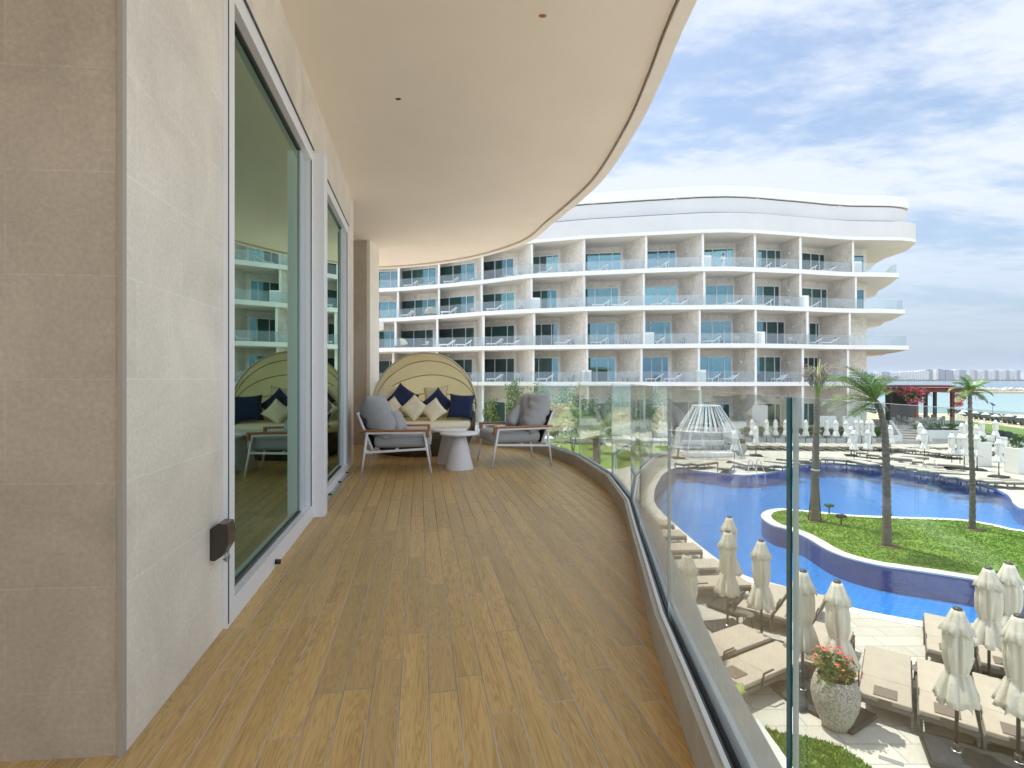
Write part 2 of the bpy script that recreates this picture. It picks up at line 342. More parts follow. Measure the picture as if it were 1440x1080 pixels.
mat('head_flap', (.16, .125, .10), rough=.85)
mat('terrazzo', (.42, .385, .33), (.14, .125, .11), ns=32, rough=.75, bump=.6, bs=60, sharp=(.45, .62))
mat('soil_dry', (.12, .08, .045), (.07, .05, .03), ns=9, rough=1, bump=.5, bs=30)
mat('soil', (.05, .035, .025), rough=1)
mat('leaf_a', (.075, .16, .022), (.05, .12, .02), ns=2, rough=.55)
mat('leaf_b', (.03, .085, .018), rough=.55)
mat('leaf_y', (.20, .25, .04), rough=.55)
mat('leaf_o', (.32, .17, .03), rough=.6)
mat('petal_pink', (.78, .17, .26), (.70, .10, .18), ns=6, rough=.6)
mat('petal_red', (.62, .045, .05), rough=.6)
mat('petal_orange', (.70, .22, .03), rough=.6)
mat('palm_leaf', (.13, .25, .035), (.09, .19, .03), ns=3, rough=.45)
mat('palm_leaf_y', (.20, .23, .06), rough=.5)
mat('palm_dead', (.36, .32, .26), (.2, .17, .13), ns=9, rough=.9)
mat('bark', (.22, .19, .155), (.07, .058, .045), ns=7, rough=.95, bump=.9, bs=26, stretch=(1, 1, 3.2))
mat('rope', (.5, .45, .35), rough=.9)
mat('pergola', (.17, .045, .028), (.12, .033, .022), ns=3, rough=.7)
mat('pergola_edge', (.42, .20, .12), rough=.7)
mat('step_red', (.42, .19, .10), (.30, .13, .07), ns=6, rough=.8)
mat('dark_interior', (.035, .035, .035), rough=.7)
mat('white_seat', (.75, .75, .74), rough=.6)
mat('red_stripe', (.16, .035, .025), rough=.8)
mat('skin', (.45, .28, .2), rough=.6); mat('hair', (.03, .02, .015), rough=.7); mat('cloth_white', (.75, .77, .8), rough=.8); mat('cloth_dark', (.04, .05, .07), rough=.8)
mat('sand', (.55, .46, .34), (.48, .39, .28), ns=.3, rough=.95)
mat('rock', (.50, .46, .40), (.34, .31, .27), ns=.5, rough=.9)
mat('tower_pale', (.72, .71, .69), rough=.7); mat('tower_mid', (.30, .33, .36), rough=.6); mat('tower_glass', (.05, .08, .12), rough=.2); mat('far_green', (.05, .08, .04), rough=.9)
mat('blue_flag', (.02, .06, .4), rough=.7)
mat('steel', (.6, .6, .6), rough=.2, metal=1)
mat('teal_edge', (.0, .10, .13), rough=.12, spec=.8)
mat('glass_top', (.42, .47, .46), rough=.2, spec=.8)
mat('mortar_dark', (.13, .11, .09), rough=.9)
mat('caulk', (.40, .36, .31), rough=.8)
mat('grille', (.22, .22, .22), rough=.5)
mat('brown_box', (.030, .021, .016), rough=.28, coat=.4)
mat('wicker', (.15, .115, .07), (.06, .045, .028), ns=30, rough=.8, bump=.9, bs=60, stretch=(1, 1, 3))
mat('lawn_blade', (.12, .26, .02), (.20, .32, .03), ns=.9, rough=.7)
mat('lawn_blade_b', (.09, .19, .018), rough=.7)
mat('lawn', (.10, .19, .02), (.17, .25, .035), ns=1.6, rough=.95, bump=.8, bs=60, det=8)
mat('lawn_far', (.11, .19, .04), (.15, .21, .06), ns=.4, rough=.95, det=8)
glassmat('rail_glass', (.925, .965, .945), 1.5, extra=.035, thin=.012, thincol=(.7, .8, .78))
glassmat('rail_far', (.90, .93, .93), 1.45, extra=.01, thin=.05, thincol=(.75, .8, .8))
glassmat('door_glass', (.30, .45, .36), 1.6, extra=.33, gl=(.57, .75, .62))
glassmat('window_glass', (.45, .72, .72), 1.9, extra=.24, gl=(.42, .66, .78))
for _k, (_t, _g) in enumerate((((.46, .68, .67), (.42, .60, .66)), ((.34, .54, .54), (.42, .60, .66)), ((.58, .76, .73), (.38, .58, .62)))): glassmat('window_glass_%d' % _k, _t, 1.9, extra=.10+.06*_k, gl=tuple(c*.78 for c in _g))
glassmat('pool_water_surface', (.72, .90, .98), 1.30, rough=.02, extra=.0, bumps=((1.6, .16, (1, 1, 1)), (7., .06, (1, 1, 1))))
glassmat('sea_surface', (.3, .55, .55), 1.33, rough=.15, bumps=((.35, 1.2, (1, 1, 1)), (2., .2, (1, 1, 1))))
tilemat('stone_wall', ((.80, .735, .65), (.765, .70, .615)), .6, .303, (.86, .81, .74), msize=.0022, phase=(.222, .11), vein=1.0, spk=70)
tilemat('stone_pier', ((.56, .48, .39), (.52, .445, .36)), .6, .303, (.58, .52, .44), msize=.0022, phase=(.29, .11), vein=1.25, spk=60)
tilemat('stone_far', ((.80, .735, .65), (.77, .70, .615)), 1.6, .9, (.66, .62, .56), msize=.012, vein=1.3, spk=4, mscale=.4)
tilemat('deck_tile', ((.56, .525, .46), (.47, .43, .37)), 1.1, .45, (.36, .32, .26), msize=.014, ax=('X', 'Y'), offset=.35, rough=.75, vein=.7, spk=14, mscale=.3)
tilemat('coping', ((.74, .71, .64), (.70, .66, .59)), .6, .6, (.6, .56, .5), msize=.006, ax=('X', 'Y'), rough=.7, vein=.4, spk=14)
tilemat('pool_tile', ((.004, .175, .56), (.008, .21, .64)), .32, .16, (.05, .38, .80), msize=.016, ax=('X', 'Y'), rough=.35, vein=.8, spk=3, mscale=.25, bumpd=.05)
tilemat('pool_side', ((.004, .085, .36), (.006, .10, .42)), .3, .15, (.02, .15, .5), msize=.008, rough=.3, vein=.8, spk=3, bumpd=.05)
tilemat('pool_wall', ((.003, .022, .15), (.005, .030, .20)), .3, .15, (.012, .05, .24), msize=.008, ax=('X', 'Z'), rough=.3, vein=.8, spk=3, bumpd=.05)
# sea floor colour: shallow turquoise to deeper blue with distance
m = bpy.data.materials.new('sea'); m.use_nodes = True; t = m.node_tree; b = t.nodes['Principled BSDF']; b.inputs['Roughness'].default_value = .22
tc = N(t, 'ShaderNodeTexCoord'); s_ = N(t, 'ShaderNodeSeparateXYZ'); t.links.new(tc.outputs['Object'], s_.inputs[0])
n = N(t, 'ShaderNodeTexNoise'); n.inputs['Scale'].default_value = .01; n.inputs['Detail'].default_value = 5; t.links.new(tc.outputs['Object'], n.inputs['Vector'])
q = M_(t, 'ADD', s_.outputs[1], M_(t, 'MULTIPLY', n.outputs[0], 60))
rp = N(t, 'ShaderNodeValToRGB'); r_ = N(t, 'ShaderNodeMapRange'); r_.inputs[1].default_value = 90; r_.inputs[2].default_value = 900; t.links.new(q, r_.inputs[0]); t.links.new(r_.outputs[0], rp.inputs[0])
e = rp.color_ramp.elements; e[0].position = 0; e[0].color = (.22, .33, .31, 1); e[1].position = .28; e[1].color = (.16, .28, .29, 1); k_ = e.new(.36); k_.color = (.07, .16, .22, 1); k_ = e.new(1.); k_.color = (.05, .13, .20, 1)
t.links.new(rp.outputs[0], b.inputs['Base Color'])
n = N(t, 'ShaderNodeTexNoise'); n.inputs['Scale'].default_value = .8; n.inputs['Detail'].default_value = 4; t.links.new(tc.outputs['Object'], n.inputs['Vector'])
bn = N(t, 'ShaderNodeBump'); bn.inputs['Strength'].default_value = .5; bn.inputs['Distance'].default_value = .3; t.links.new(n.outputs[0], bn.inputs['Height']); t.links.new(bn.outputs[0], b.inputs['Normal']); MT['sea'] = m
# timber-look deck boards: rows along local X, random lengths and tones per board
m = bpy.data.materials.new('plank_floor'); m.use_nodes = True; t = m.node_tree; b = t.nodes['Principled BSDF']
tc = N(t, 'ShaderNodeTexCoord'); s_ = N(t, 'ShaderNodeSeparateXYZ'); t.links.new(tc.outputs['Object'], s_.inputs[0])
BWID = .0985
ry = M_(t, 'DIVIDE', s_.outputs[1], BWID); row = M_(t, 'FLOOR', ry); fy = M_(t, 'FRACT', ry)
wr = N(t, 'ShaderNodeTexWhiteNoise', noise_dimensions='1D'); t.links.new(row, wr.inputs['W'])
rx = M_(t, 'ADD', M_(t, 'DIVIDE', s_.outputs[0], .98), M_(t, 'MULTIPLY', wr.outputs[0], 7.3)); colx = M_(t, 'FLOOR', rx); fx = M_(t, 'FRACT', rx)
cbn = N(t, 'ShaderNodeCombineXYZ'); t.links.new(row, cbn.inputs[0]); t.links.new(colx, cbn.inputs[1])
wn = N(t, 'ShaderNodeTexWhiteNoise', noise_dimensions='3D'); t.links.new(cbn.outputs[0], wn.inputs['Vector'])
wsep = N(t, 'ShaderNodeSeparateColor'); t.links.new(wn.outputs['Color'], wsep.inputs[0])
# distance from board edge in metres
ey = M_(t, 'MULTIPLY', M_(t, 'MINIMUM', fy, M_(t, 'SUBTRACT', 1.0, fy)), BWID); ex = M_(t, 'MULTIPLY', M_(t, 'MINIMUM', fx, M_(t, 'SUBTRACT', 1.0, fx)), .98)
ed = M_(t, 'MINIMUM', ex, ey)
gap = N(t, 'ShaderNodeMapRange'); gap.inputs[1].default_value = .0012; gap.inputs[2].default_value = .0024; gap.inputs[3].default_value = 1; gap.inputs[4].default_value = 0; t.links.new(ed, gap.inputs[0])
# grain
gx = N(t, 'ShaderNodeCombineXYZ'); t.links.new(M_(t, 'ADD', M_(t, 'MULTIPLY', s_.outputs[0], 1.5), M_(t, 'MULTIPLY', wsep.outputs[0], 37)), gx.inputs[0]); t.links.new(M_(t, 'ADD', M_(t, 'MULTIPLY', s_.outputs[1], 24), M_(t, 'MULTIPLY', wsep.outputs[1], 53)), gx.inputs[1])
g1 = N(t, 'ShaderNodeTexNoise'); g1.inputs['Scale'].default_value = 1.1; g1.inputs['Detail'].default_value = 3; g1.inputs['Distortion'].default_value = .6; t.links.new(gx.outputs[0], g1.inputs['Vector'])
ring = M_(t, 'MULTIPLY', M_(t, 'ADD', M_(t, 'SINE', M_(t, 'MULTIPLY', g1.outputs[0], 80)), 1), .5)
gf = N(t, 'ShaderNodeCombineXYZ'); t.links.new(M_(t, 'ADD', M_(t, 'MULTIPLY', s_.outputs[0], 9), M_(t, 'MULTIPLY', wsep.outputs[0], 37)), gf.inputs[0]); t.links.new(M_(t, 'MULTIPLY', s_.outputs[1], 420), gf.inputs[1])
g2 = N(t, 'ShaderNodeTexNoise'); g2.inputs['Scale'].default_value = 1.0; g2.inputs['Detail'].default_value = 4; t.links.new(gf.outputs[0], g2.inputs['Vector'])
g3 = N(t, 'ShaderNodeTexNoise'); g3.inputs['Scale'].default_value = .55; g3.inputs['Detail'].default_value = 3; t.links.new(gx.outputs[0], g3.inputs['Vector'])
ca = N(t, 'ShaderNodeMixRGB'); ca.inputs[1].default_value = (.64, .43, .175, 1); ca.inputs[2].default_value = (.37, .235, .088, 1)
q = M_(t, 'MULTIPLY', M_(t, 'POWER', ring, 2.0), .50); q = M_(t, 'ADD', q, M_(t, 'MULTIPLY', M_(t, 'SUBTRACT', g2.outputs[0], .5), 1.3)); q = M_(t, 'ADD', q, M_(t, 'MULTIPLY', M_(t, 'SUBTRACT', g3.outputs[0], .5), 1.2)); q = M_(t, 'ADD', q, .18, clamp=True); t.links.new(q, ca.inputs[0])
cgr = N(t, 'ShaderNodeMixRGB'); t.links.new(M_(t, 'MULTIPLY', M_(t, 'POWER', wsep.outputs[2], 2.6), .36), cgr.inputs[0]); t.links.new(ca.outputs[0], cgr.inputs[1]); cgr.inputs[2].default_value = (.33, .25, .14, 1)
vv = N(t, 'ShaderNodeVectorMath', operation='SCALE'); t.links.new(cgr.outputs[0], vv.inputs[0]); t.links.new(M_(t, 'ADD', M_(t, 'MULTIPLY', wsep.outputs[1], .17), .93), vv.inputs[3])
gw = N(t, 'ShaderNodeTexWhiteNoise', noise_dimensions='1D'); t.links.new(M_(t, 'ADD', row, 17.3), gw.inputs['W'])
gc = N(t, 'ShaderNodeMixRGB'); gc.inputs[1].default_value = (.52, .48, .43, 1); gc.inputs[2].default_value = (.045, .035, .026, 1)
gn = N(t, 'ShaderNodeTexNoise'); gn.inputs['Scale'].default_value = .45; t.links.new(tc.outputs['Object'], gn.inputs['Vector'])
gr = N(t, 'ShaderNodeMapRange'); gr.inputs[1].default_value = .36; gr.inputs[2].default_value = .47; t.links.new(M_(t, 'ADD', M_(t, 'MULTIPLY', gn.outputs[0], .6), M_(t, 'MULTIPLY', s_.outputs[0], .045)), gr.inputs[0]); t.links.new(gr.outputs[0], gc.inputs[0])
fc = N(t, 'ShaderNodeMixRGB'); t.links.new(gap.outputs[0], fc.inputs[0]); t.links.new(vv.outputs[0], fc.inputs[1]); t.links.new(gc.outputs[0], fc.inputs[2]); t.links.new(fc.outputs[0], b.inputs['Base Color'])
b.inputs['Roughness'].default_value = .38; b.inputs['Specular IOR Level'].default_value = .28
h = M_(t, 'ADD', M_(t, 'MULTIPLY', gap.outputs[0], -1.5), M_(t, 'MULTIPLY', g2.outputs[0], .35)); h = M_(t, 'ADD', h, M_(t, 'MULTIPLY', wsep.outputs[0], .2))
bn = N(t, 'ShaderNodeBump'); bn.inputs['Strength'].default_value = .5; bn.inputs['Distance'].default_value = .002; t.links.new(h, bn.inputs['Height']); t.links.new(bn.outputs[0], b.inputs['Normal']); MT['plank_floor'] = m

# ------------------------------------------------------------------ our own balcony
FZ = 4.9; CX, CY = -1.139, 1.52; WA = math.atan2(.9845, -.1753)
def L2W(x, y): c, s = cos(WA), sin(WA); return (CX+x*c-y*s, CY+x*s+y*c)
def W2L(X, Y): c, s = cos(WA), sin(WA); dx, dy = X-CX, Y-CY; return (dx*c+dy*s, -dx*s+dy*c)
EDGE = [(.56, -3.2), (.44, -1.1), (.43, 0.), (.475, 1.0), (.585, 2.13), (.765, 3.33), (.895, 4.15), (.945, 5.2), (.80, 6.58), (.36, 8.0), (-.62, 8.97), (-1.75, 9.12), (-2.75, 8.98)]
EL = [W2L(*p) for p in EDGE]
fl = MB(); poly = EL+[W2L(-4.9, 9.35), W2L(-4.9, -3.2)]
fl.prism(poly, -.30, 0.)
fo = fl.build('balcony_floor', 'plank_floor', loc=(CX, CY, FZ), rz=WA); struct(fo)
# ceiling: field recessed behind a plain edge strip
CE = spline([(1.02, -3.4), (1.16, -1.0), (1.17, 1.2), (1.135, 3.185), (1.16, 4.0), (1.165, 4.75), (1.09, 5.83), (.94, 6.6), (.62, 7.7), (.24, 8.85), (-.75, 10.0), (-2.0, 10.7), (-3.2, 10.95), (-5.4, 11.0)], 7)
CI = offset(CE, -.105); CI2 = offset(CE, -.117)
ce = MB(); ce.prism([W2L(*p) for p in CI2]+[W2L(-5.4, -3.4)], 0., .36)
co = ce.build('balcony_ceiling', 'ceiling', loc=(CX, CY, 8.355), rz=WA); struct(co)
ce = MB(); ce.ribbon(CE, CI, -.03, .36)
eo = ce.build('edge_strip', 'ceiling_edge'); eo.location = (0, 0, 8.355); struct(eo)
eo.name = 'balcony_ceiling_edge'
cv = MB(); cv.ribbon(CI, CI2, .045, .30)
go = cv.build('balcony_ceiling_groove', 'mortar_dark', loc=(0, 0, 8.355)); struct(go)
# small holes left in the ceiling by removed fittings
for (px, py, r, c, lab) in ((560, 139, .011, 'black', 'small dark screw hole in the cream ceiling above the glass door'), (763, 22, .012, 'wood_arm', 'brown patched anchor hole in the cream ceiling near the edge')):
    Y = F*2.355/(534-py); X = (px-720)/F*Y; h = MB(); h.lathe([(r*1.5, -.001), (r*1.35, -.004), (r, -.005), (r*.8, -.002)], 0, 0, 10)
    o = h.build('ceiling_anchor', c, loc=(X, Y, 8.355)); tag(o, lab, 'anchor'); o.scale = (1.5, .9, 1)
# stone wall with sliding doors; local x runs along the wall, -y towards the balcony
WT = thing('stone_wall', 'pale beige stone wall holding the sliding glass doors, left of the deck', 'wall', (CX, CY, FZ), WA)
w = MB(); H = 3.455
w.prism([(.012, 0), (.78, 0), (.78, .32), (.07, .32)], 0, H); w.box(.78, 4.72, 0, .32, 2.93, H); w.box(4.72, 5.375, 0, .32, 0, H)
w.build('wall_face', 'stone_wall', WT)
w = MB(); w.box(5.055, 5.374, .32, 2.0, 0, H); w.box(5.374, 7.40, 1.9, 2.2, 0, H); w.build('recess_wall', 'stone_wall', WT)
# near pier; its face is a few degrees off square, with a corner bead
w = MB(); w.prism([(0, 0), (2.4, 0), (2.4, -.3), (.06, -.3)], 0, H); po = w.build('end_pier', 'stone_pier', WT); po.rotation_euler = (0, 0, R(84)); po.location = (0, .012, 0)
w = MB(); w.box(-.010, .011, -.004, .010, 0, H); w.build('corner_bead', 'caulk', WT)
# doors
def door(x0, x1, zt, name, parent, closed=True):
    f = MB(); d0, d1 = -.02, .10; fw = .088
    f.box(x0, x0+fw, d0, d1, 0, zt); f.box(x1-fw*.6, x1, d0, d1, 0, zt); f.box(x0+fw, x1-fw*.6, d0, d1, 0, .105); f.box(x0+fw, x1-fw*.6, d0, d1, zt-.10, zt)
    fr = f.build(name, 'alu', parent)
    s = MB(); s.box(x0+.004, x0+.008, d0-.004, d0-.001, .02, zt+.01); s.box(x0, x1, d0-.010, d0-.001, zt-.006, zt+.006); s.build('seal', 'gasket', fr)
    g = MB(); xg = x1-.25 if closed else x1-.25
    g.box(x0+fw+.001, xg, .035, .047, .107, zt-.102); g.build('pane', 'door_glass', fr)
    s = MB(); s.box(x0+fw+.0, xg, .020, .034, .106, .118); s.box(x0+fw, x0+fw+.007, .02, .034, .118, zt-.11); s.box(x0+fw, xg, .020, .034, zt-.113, zt-.101); s.build('glazing_bead', 'gasket', fr)
    s = MB(); s.box(xg+.002, x1-fw*.6-.012, .024, .05, .107, zt-.102); s.build('sliding_stile', 'alu_blue', fr)
    s = MB(); s.box(x1-fw*.6-.005, x1-fw*.6-.001, -.018, -.012, .106, zt-.101); s.build('track', 'gasket', fr)
    return fr
mat('alu_blue', (.50, .56, .60), rough=.25)
d1 = door(.782, 2.66, 2.93, 'sliding_door', WT)
p = MB(); p.bev(2.661, 2.80, -.105, .12, 0, 2.915, .004, smooth=False); pp = p.build('door_post', 'alu', WT)
d2 = door(2.801, 4.718, 2.93, 'sliding_door', WT, False)
p = MB(); p.box(2.80, 4.66, -.05, -.021, 0, .03); p.build('track', 'alu_grey', d2)
for x in (1.55, 3.35, 3.95, 4.5):
    p = MB(); p.tube([(x, -.022, .03), (x, -.05, .03)], [.016, .014], 12); p.build('door_stop', 'black', d1 if x < 2.6 else d2)
# room behind the doors
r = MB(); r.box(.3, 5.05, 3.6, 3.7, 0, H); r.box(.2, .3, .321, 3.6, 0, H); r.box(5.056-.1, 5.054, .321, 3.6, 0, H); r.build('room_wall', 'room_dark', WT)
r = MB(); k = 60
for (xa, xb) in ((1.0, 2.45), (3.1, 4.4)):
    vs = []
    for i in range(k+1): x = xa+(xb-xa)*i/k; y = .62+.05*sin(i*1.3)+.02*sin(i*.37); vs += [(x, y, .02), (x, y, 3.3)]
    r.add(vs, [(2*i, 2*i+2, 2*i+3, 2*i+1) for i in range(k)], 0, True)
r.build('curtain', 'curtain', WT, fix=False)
# far pier, another stone wall end beside the deck
FP = thing('stone_pier', 'tall brown stone pier at the far end of the deck, behind the daybed', 'pier', (-2.455, 8.77, FZ), R(180))
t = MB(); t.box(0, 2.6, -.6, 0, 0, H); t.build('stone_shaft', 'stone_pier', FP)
t = MB(); t.box(-.055, -.001, -.6, .003, 0, H); t.build('corner_bead', 'ceiling_edge', FP)
# wing below the deck; unseen wall behind the camera added to darken the pier
OB = thing('hotel_wing', 'pale hotel wing carrying this balcony, with slab ends beyond the far pier', 'building', (-2.5, 8, 0))
o = MB(); o.box(-6, .5, -3.55, -3.2, FZ, 8.355); o.build('added_shade_wall', 'stone_pier', OB, world=True)
o = MB(); o.box(-6, -.9, -3.5, 9.3, 0, FZ-.31); o.build('lower_wall', 'render_white', OB, world=True)
# slab ends of the same wing seen past the pier
for (px, y0, y1, Y) in ((528.5, 406, 414.5, 17.), (535.5, 450.5, 459, 17.), (527, 494.5, 500, 17.), (529, 537, 541, 17.)):
    X = (px-720)/F*Y; zt = 6+(534-y0)/F*Y; zb = 6+(534-y1)/F*Y
    o = MB(); o.prism([(X-4, Y-.3), (X-.5, Y-.25), (X-.12, Y-.1), (X, Y+.3), (X-.2, Y+1.2), (X-1, Y+2.2), (X-4, Y+3)], zb, zt); o.build('balcony_slab', 'render_white', OB, world=True)
# wall socket with cover
SB = thing('outdoor_socket', 'dark brown weatherproof socket box on the pale wall beside the glass door', 'socket', L2W(.68, 0)+(FZ+.405,), WA)
bm = bmesh.new()
pr = [(0, -.075), (0, .105), (.05, .135), (.105, .13), (.118, .06), (.112, .0), (.075, -.055), (.03, -.08)]
s = MB()
# side profile (depth y, height z) extruded along the wall
vs = [(x, -(d*.62), z*.72) for x in (-.042, .042) for d, z in pr]; n_ = len(pr)
s.add(vs, [tuple(range(n_)), tuple(range(n_, 2*n_))[::-1]]+[(i, (i+1) % n_, n_+(i+1) % n_, n_+i) for i in range(n_)])
s.build('socket_cover', 'brown_box', SB)
for q in (-.018, .012):
    s = MB(); s.tube([(q, -.052, -.035), (q, -.056, -.055), (q+.012, -.052, -.07), (q+.014, -.04, -.062)], .0045, 8); s.build('clip', 'alu_grey', SB)
# ------------------------------------------------------------------ balustrade
BT = thing('glass_balustrade', 'frameless clear glass balustrade curving along the deck edge', 'balustrade', (.5, 1.0, FZ))
def strip(a, b_, z0, z1, name, m):
    o = MB(); o.ribbon(offset(EDGE, a), offset(EDGE, b_), FZ+z0, FZ+z1); return o.build(name, m, BT, world=True)
strip(0, .022, -.02, .14, 'kerb', 'kerb_stone')
strip(.022, .036, .0, .147, 'inner_channel', 'alu')
strip(.036, .0495, .0, .132, 'gasket', 'gasket')
strip(.0675, .084, .0, .132, 'gasket', 'gasket')
strip(.084, .100, .0, .147, 'outer_channel', 'alu')
strip(.100, .27, -.30, -.045, 'ledge', 'concrete_ledge')
strip(.100, .104, -.044, .12, 'channel_side', 'gasket')
G = offset(EDGE, .0585)
for i in range(len(G)-1):
    a, b_ = Vector(G[i]), Vector(G[i+1]); d = (b_-a).normalized(); nrm = Vector((d.y, -d.x)); a2 = a+d*.003; b2 = b_-d*.003
    h = .0055
    if i == 2: b2 = b2+nrm*.0095
    o = MB(); z0, z1 = FZ+.05, 5.9665
    vs = [(p.x+nrm.x*s2, p.y+nrm.y*s2, z) for z in (z0, z1) for p in (a2, b2) for s2 in (-h, h)]
    o.add(vs, [(0, 1, 3, 2)], 1, False); o.add([], [], 0)
    o.f += [[4, 6, 7, 5], [0, 2, 6, 4], [1, 5, 7, 3], [0, 4, 5, 1], [2, 3, 7, 6]]; o.m += [2, 0, 0, 1, 2]; o.sm += [False]*5
    o.build('glass_panel', ['rail_glass', 'teal_edge', 'glass_top'], BT, world=True)
# ------------------------------------------------------------------ furniture on our balcony
def pillow(name, w, h, t, m, parent=None, pinch=.12, n=14, seed=0, wr=.012, pipe=None):
    """stuffed square cushion standing in its local XZ plane, centre at origin"""
    rng = random.Random(seed); b = MB(); ph = [rng.uniform(0, 6) for _ in range(6)]
    for sg in (-1, 1):
        vs = []
        for i in range(n+1):
            for j in range(n+1):
                u, v = -1+2*i/n, -1+2*j/n
                x = u*(1-pinch*(1-v*v)*abs(u)**3)*w/2; z = v*(1-pinch*(1-u*u)*abs(v)**3)*h/2
                th = ((1-u**4)*(1-v**4))**.55*t/2*(1+.12*sin(3*u+ph[0])*cos(2.5*v+ph[1]))
                th += wr*sin(9*u+4*v+ph[2])*sin(5*v+ph[3])*(1-u*u)*(1-v*v)*.35
                e = (max(abs(u), abs(v)))
                if e > .6: th += wr*.5*sin(16*(u if abs(v) > abs(u) else v)+ph[4])*(e-.6)*(1-e)*6
                vs.append((x, sg*th, z))
        b.add(vs, [(i*(n+1)+j, (i+1)*(n+1)+j, (i+1)*(n+1)+j+1, i*(n+1)+j+1) for i in range(n) for j in range(n)], 0, True)
    bm = bmesh.new(); me = bpy.data.meshes.new('t'); me.from_pydata(b.v, [], b.f); bm.from_mesh(me); bmesh.ops.remove_doubles(bm, verts=bm.verts, dist=.0006); bpy.data.meshes.remove(me)
    c = MB(); c.bm(bm)
    o = c.build(name, m, parent)
    if pipe:
        pts = []
        for s_, (a, b2) in enumerate((((-1, -1), (1, -1)), ((1, -1), (1, 1)), ((1, 1), (-1, 1)), ((-1, 1), (-1, -1)))):
            for k in range(10):
                q = k/10; u = a[0]+(b2[0]-a[0])*q; v = a[1]+(b2[1]-a[1])*q
                pts.append((u*(1-pinch*(1-v*v)*abs(u)**3)*w/2, 0, v*(1-pinch*(1-u*u)*abs(v)**3)*h/2))
        p = MB(); p.tube(pts+[pts[0]], .0035, 5, cap=False); p.build('piping', pipe, o)
    return o
def place(o, loc, yaw=0, tilt=0, roll=0):
    """roll in its own plane, lean back by tilt, then turn by yaw"""
    o.rotation_mode = 'XYZ'
    m = Matrix.Rotation(yaw, 4, 'Z') @ Matrix.Rotation(tilt, 4, 'X') @ Matrix.Rotation(roll, 4, 'Y')
    o.rotation_euler = m.to_euler('XYZ'); o.location = loc
# armchair, facing local +X, width along Y
def armchair(label, loc, rz):
    t = thing('lounge_chair', label, 'armchair', loc, rz, 'grey cushioned lounge chairs with wooden armrests')
    W2, x0, x1 = .36, -.40, .40
    for sy in (-1, 1):
        y = sy*W2
        for nm, a, b_ in (('leg', (x1, y, 0), (x1-.085, y, .49)), ('leg', (x0, y, 0), (x0+.065, y, .49))):
            m = MB(); m.tube([a, b_], [.0125, .0165], 10); m.build(nm, 'powder_white', t)
        m = MB(); m.bar((x0+.05, y, .478), (x1-.085, y, .478), .028, .022); m.build('arm_rail', 'powder_white', t)
        m = MB(); bm = bmesh.new(); m.bev(x0-.01, x1-.02, y-.028, y+.028, .491, .515, .010)
        m.bev(x1-.06, x1-.022, y-.024, y+.024, .42, .493, .009); m.build('armrest', 'wood_arm', t)
        m = MB(); m.bar((x0+.04, y, .255), (x1-.05, y, .285), .03, .024); m.build('side_rail', 'powder_white', t)
    m = MB()
    for x in (x0+.06, 0, x1-.065): m.bar((x, -W2, .265+.03*(x-x0)/.8), (x, W2, .265+.03*(x-x0)/.8), .028, .02)
    m.build('seat_frame', 'powder_white', t)
    m = MB(); a, b_ = Vector((x0+.12, 0, .27)), Vector((x0-.05, 0, .70))
    for sy in (-1, 1): m.tube([a+Vector((0, sy*.30, 0)), b_+Vector((0, sy*.30, 0))], .015, 8)
    m.tube([b_+Vector((0, -.32, 0)), b_+Vector((0, .32, 0))], .016, 8)
    bf = m.build('back_frame', 'powder_white', t)
    m = MB()
    for k in range(7):
        y = -.26+k*.0867; m.bar(a+Vector((.01, y, .02)), b_+Vector((.01, y, -.01)), .07, .008, up=(1, 0, 0))
    m.build('back_webbing', 'strap_brown', bf)
    m = MB(); m.bev(-.27, .40, -.315, .315, .295, .445, .055, n=4); sc = m.build('seat_cushion', 'grey_fabric', t)
    m = MB(); pts = [(x, y, .44) for x, y in ((-.24, -.31), (.385, -.31), (.385, .31), (-.24, .31), (-.24, -.31))]
    m.tube([(x, y*1.0, .425) for x, y, z in pts], .004, 5, cap=False); m.build('piping', 'grey_fabric', sc)
    c = pillow('back_cushion', .70, .56, .33, 'grey_fabric', t, pinch=.06, seed=3, wr=.085, n=26); place(c, (-.27, 0, .655), R(90), 0, 0)
    mm = Matrix.Translation((-.24, 0, .655)) @ Matrix.Rotation(R(-26), 4, 'Y') @ Matrix.Rotation(R(90), 4, 'Z'); c.rotation_euler = mm.to_euler(); c.location = mm.translation
    return t
AC = armchair('lounge chair with grey cushions on the left, facing the two round tables', (-1.40, 6.43, FZ), R(8))
AC2 = copy_tree(AC, (0.02, 6.93, FZ), R(198), 'lounge chair with grey cushions on the right, its back to the glass balustrade')
for (nm, lab, ax, ay, arz, lx, ly, rl) in (('throw_pillow', 'small grey throw pillow leaning in the left lounge chair', -1.40, 6.43, R(8), -.02, .06, R(8)), ('throw_pillow', 'small grey throw pillow leaning in the right lounge chair', .02, 6.93, R(198), .02, .02, R(-24))):
    o = pillow(nm, .32, .30, .13, 'grey_fabric', None, pinch=.12, seed=5, wr=.02)
    mm = Matrix.Translation((ax, ay, FZ)) @ Matrix.Rotation(arz, 4, 'Z') @ Matrix.Translation((lx, ly, .58)) @ Matrix.Rotation(R(-24), 4, 'Y') @ Matrix.Rotation(R(78), 4, 'Z') @ Matrix.Rotation(rl, 4, 'Y')
    o.location = mm.translation; o.rotation_euler = mm.to_euler(); tag(o, lab, 'pillow', 'grey throw pillows')
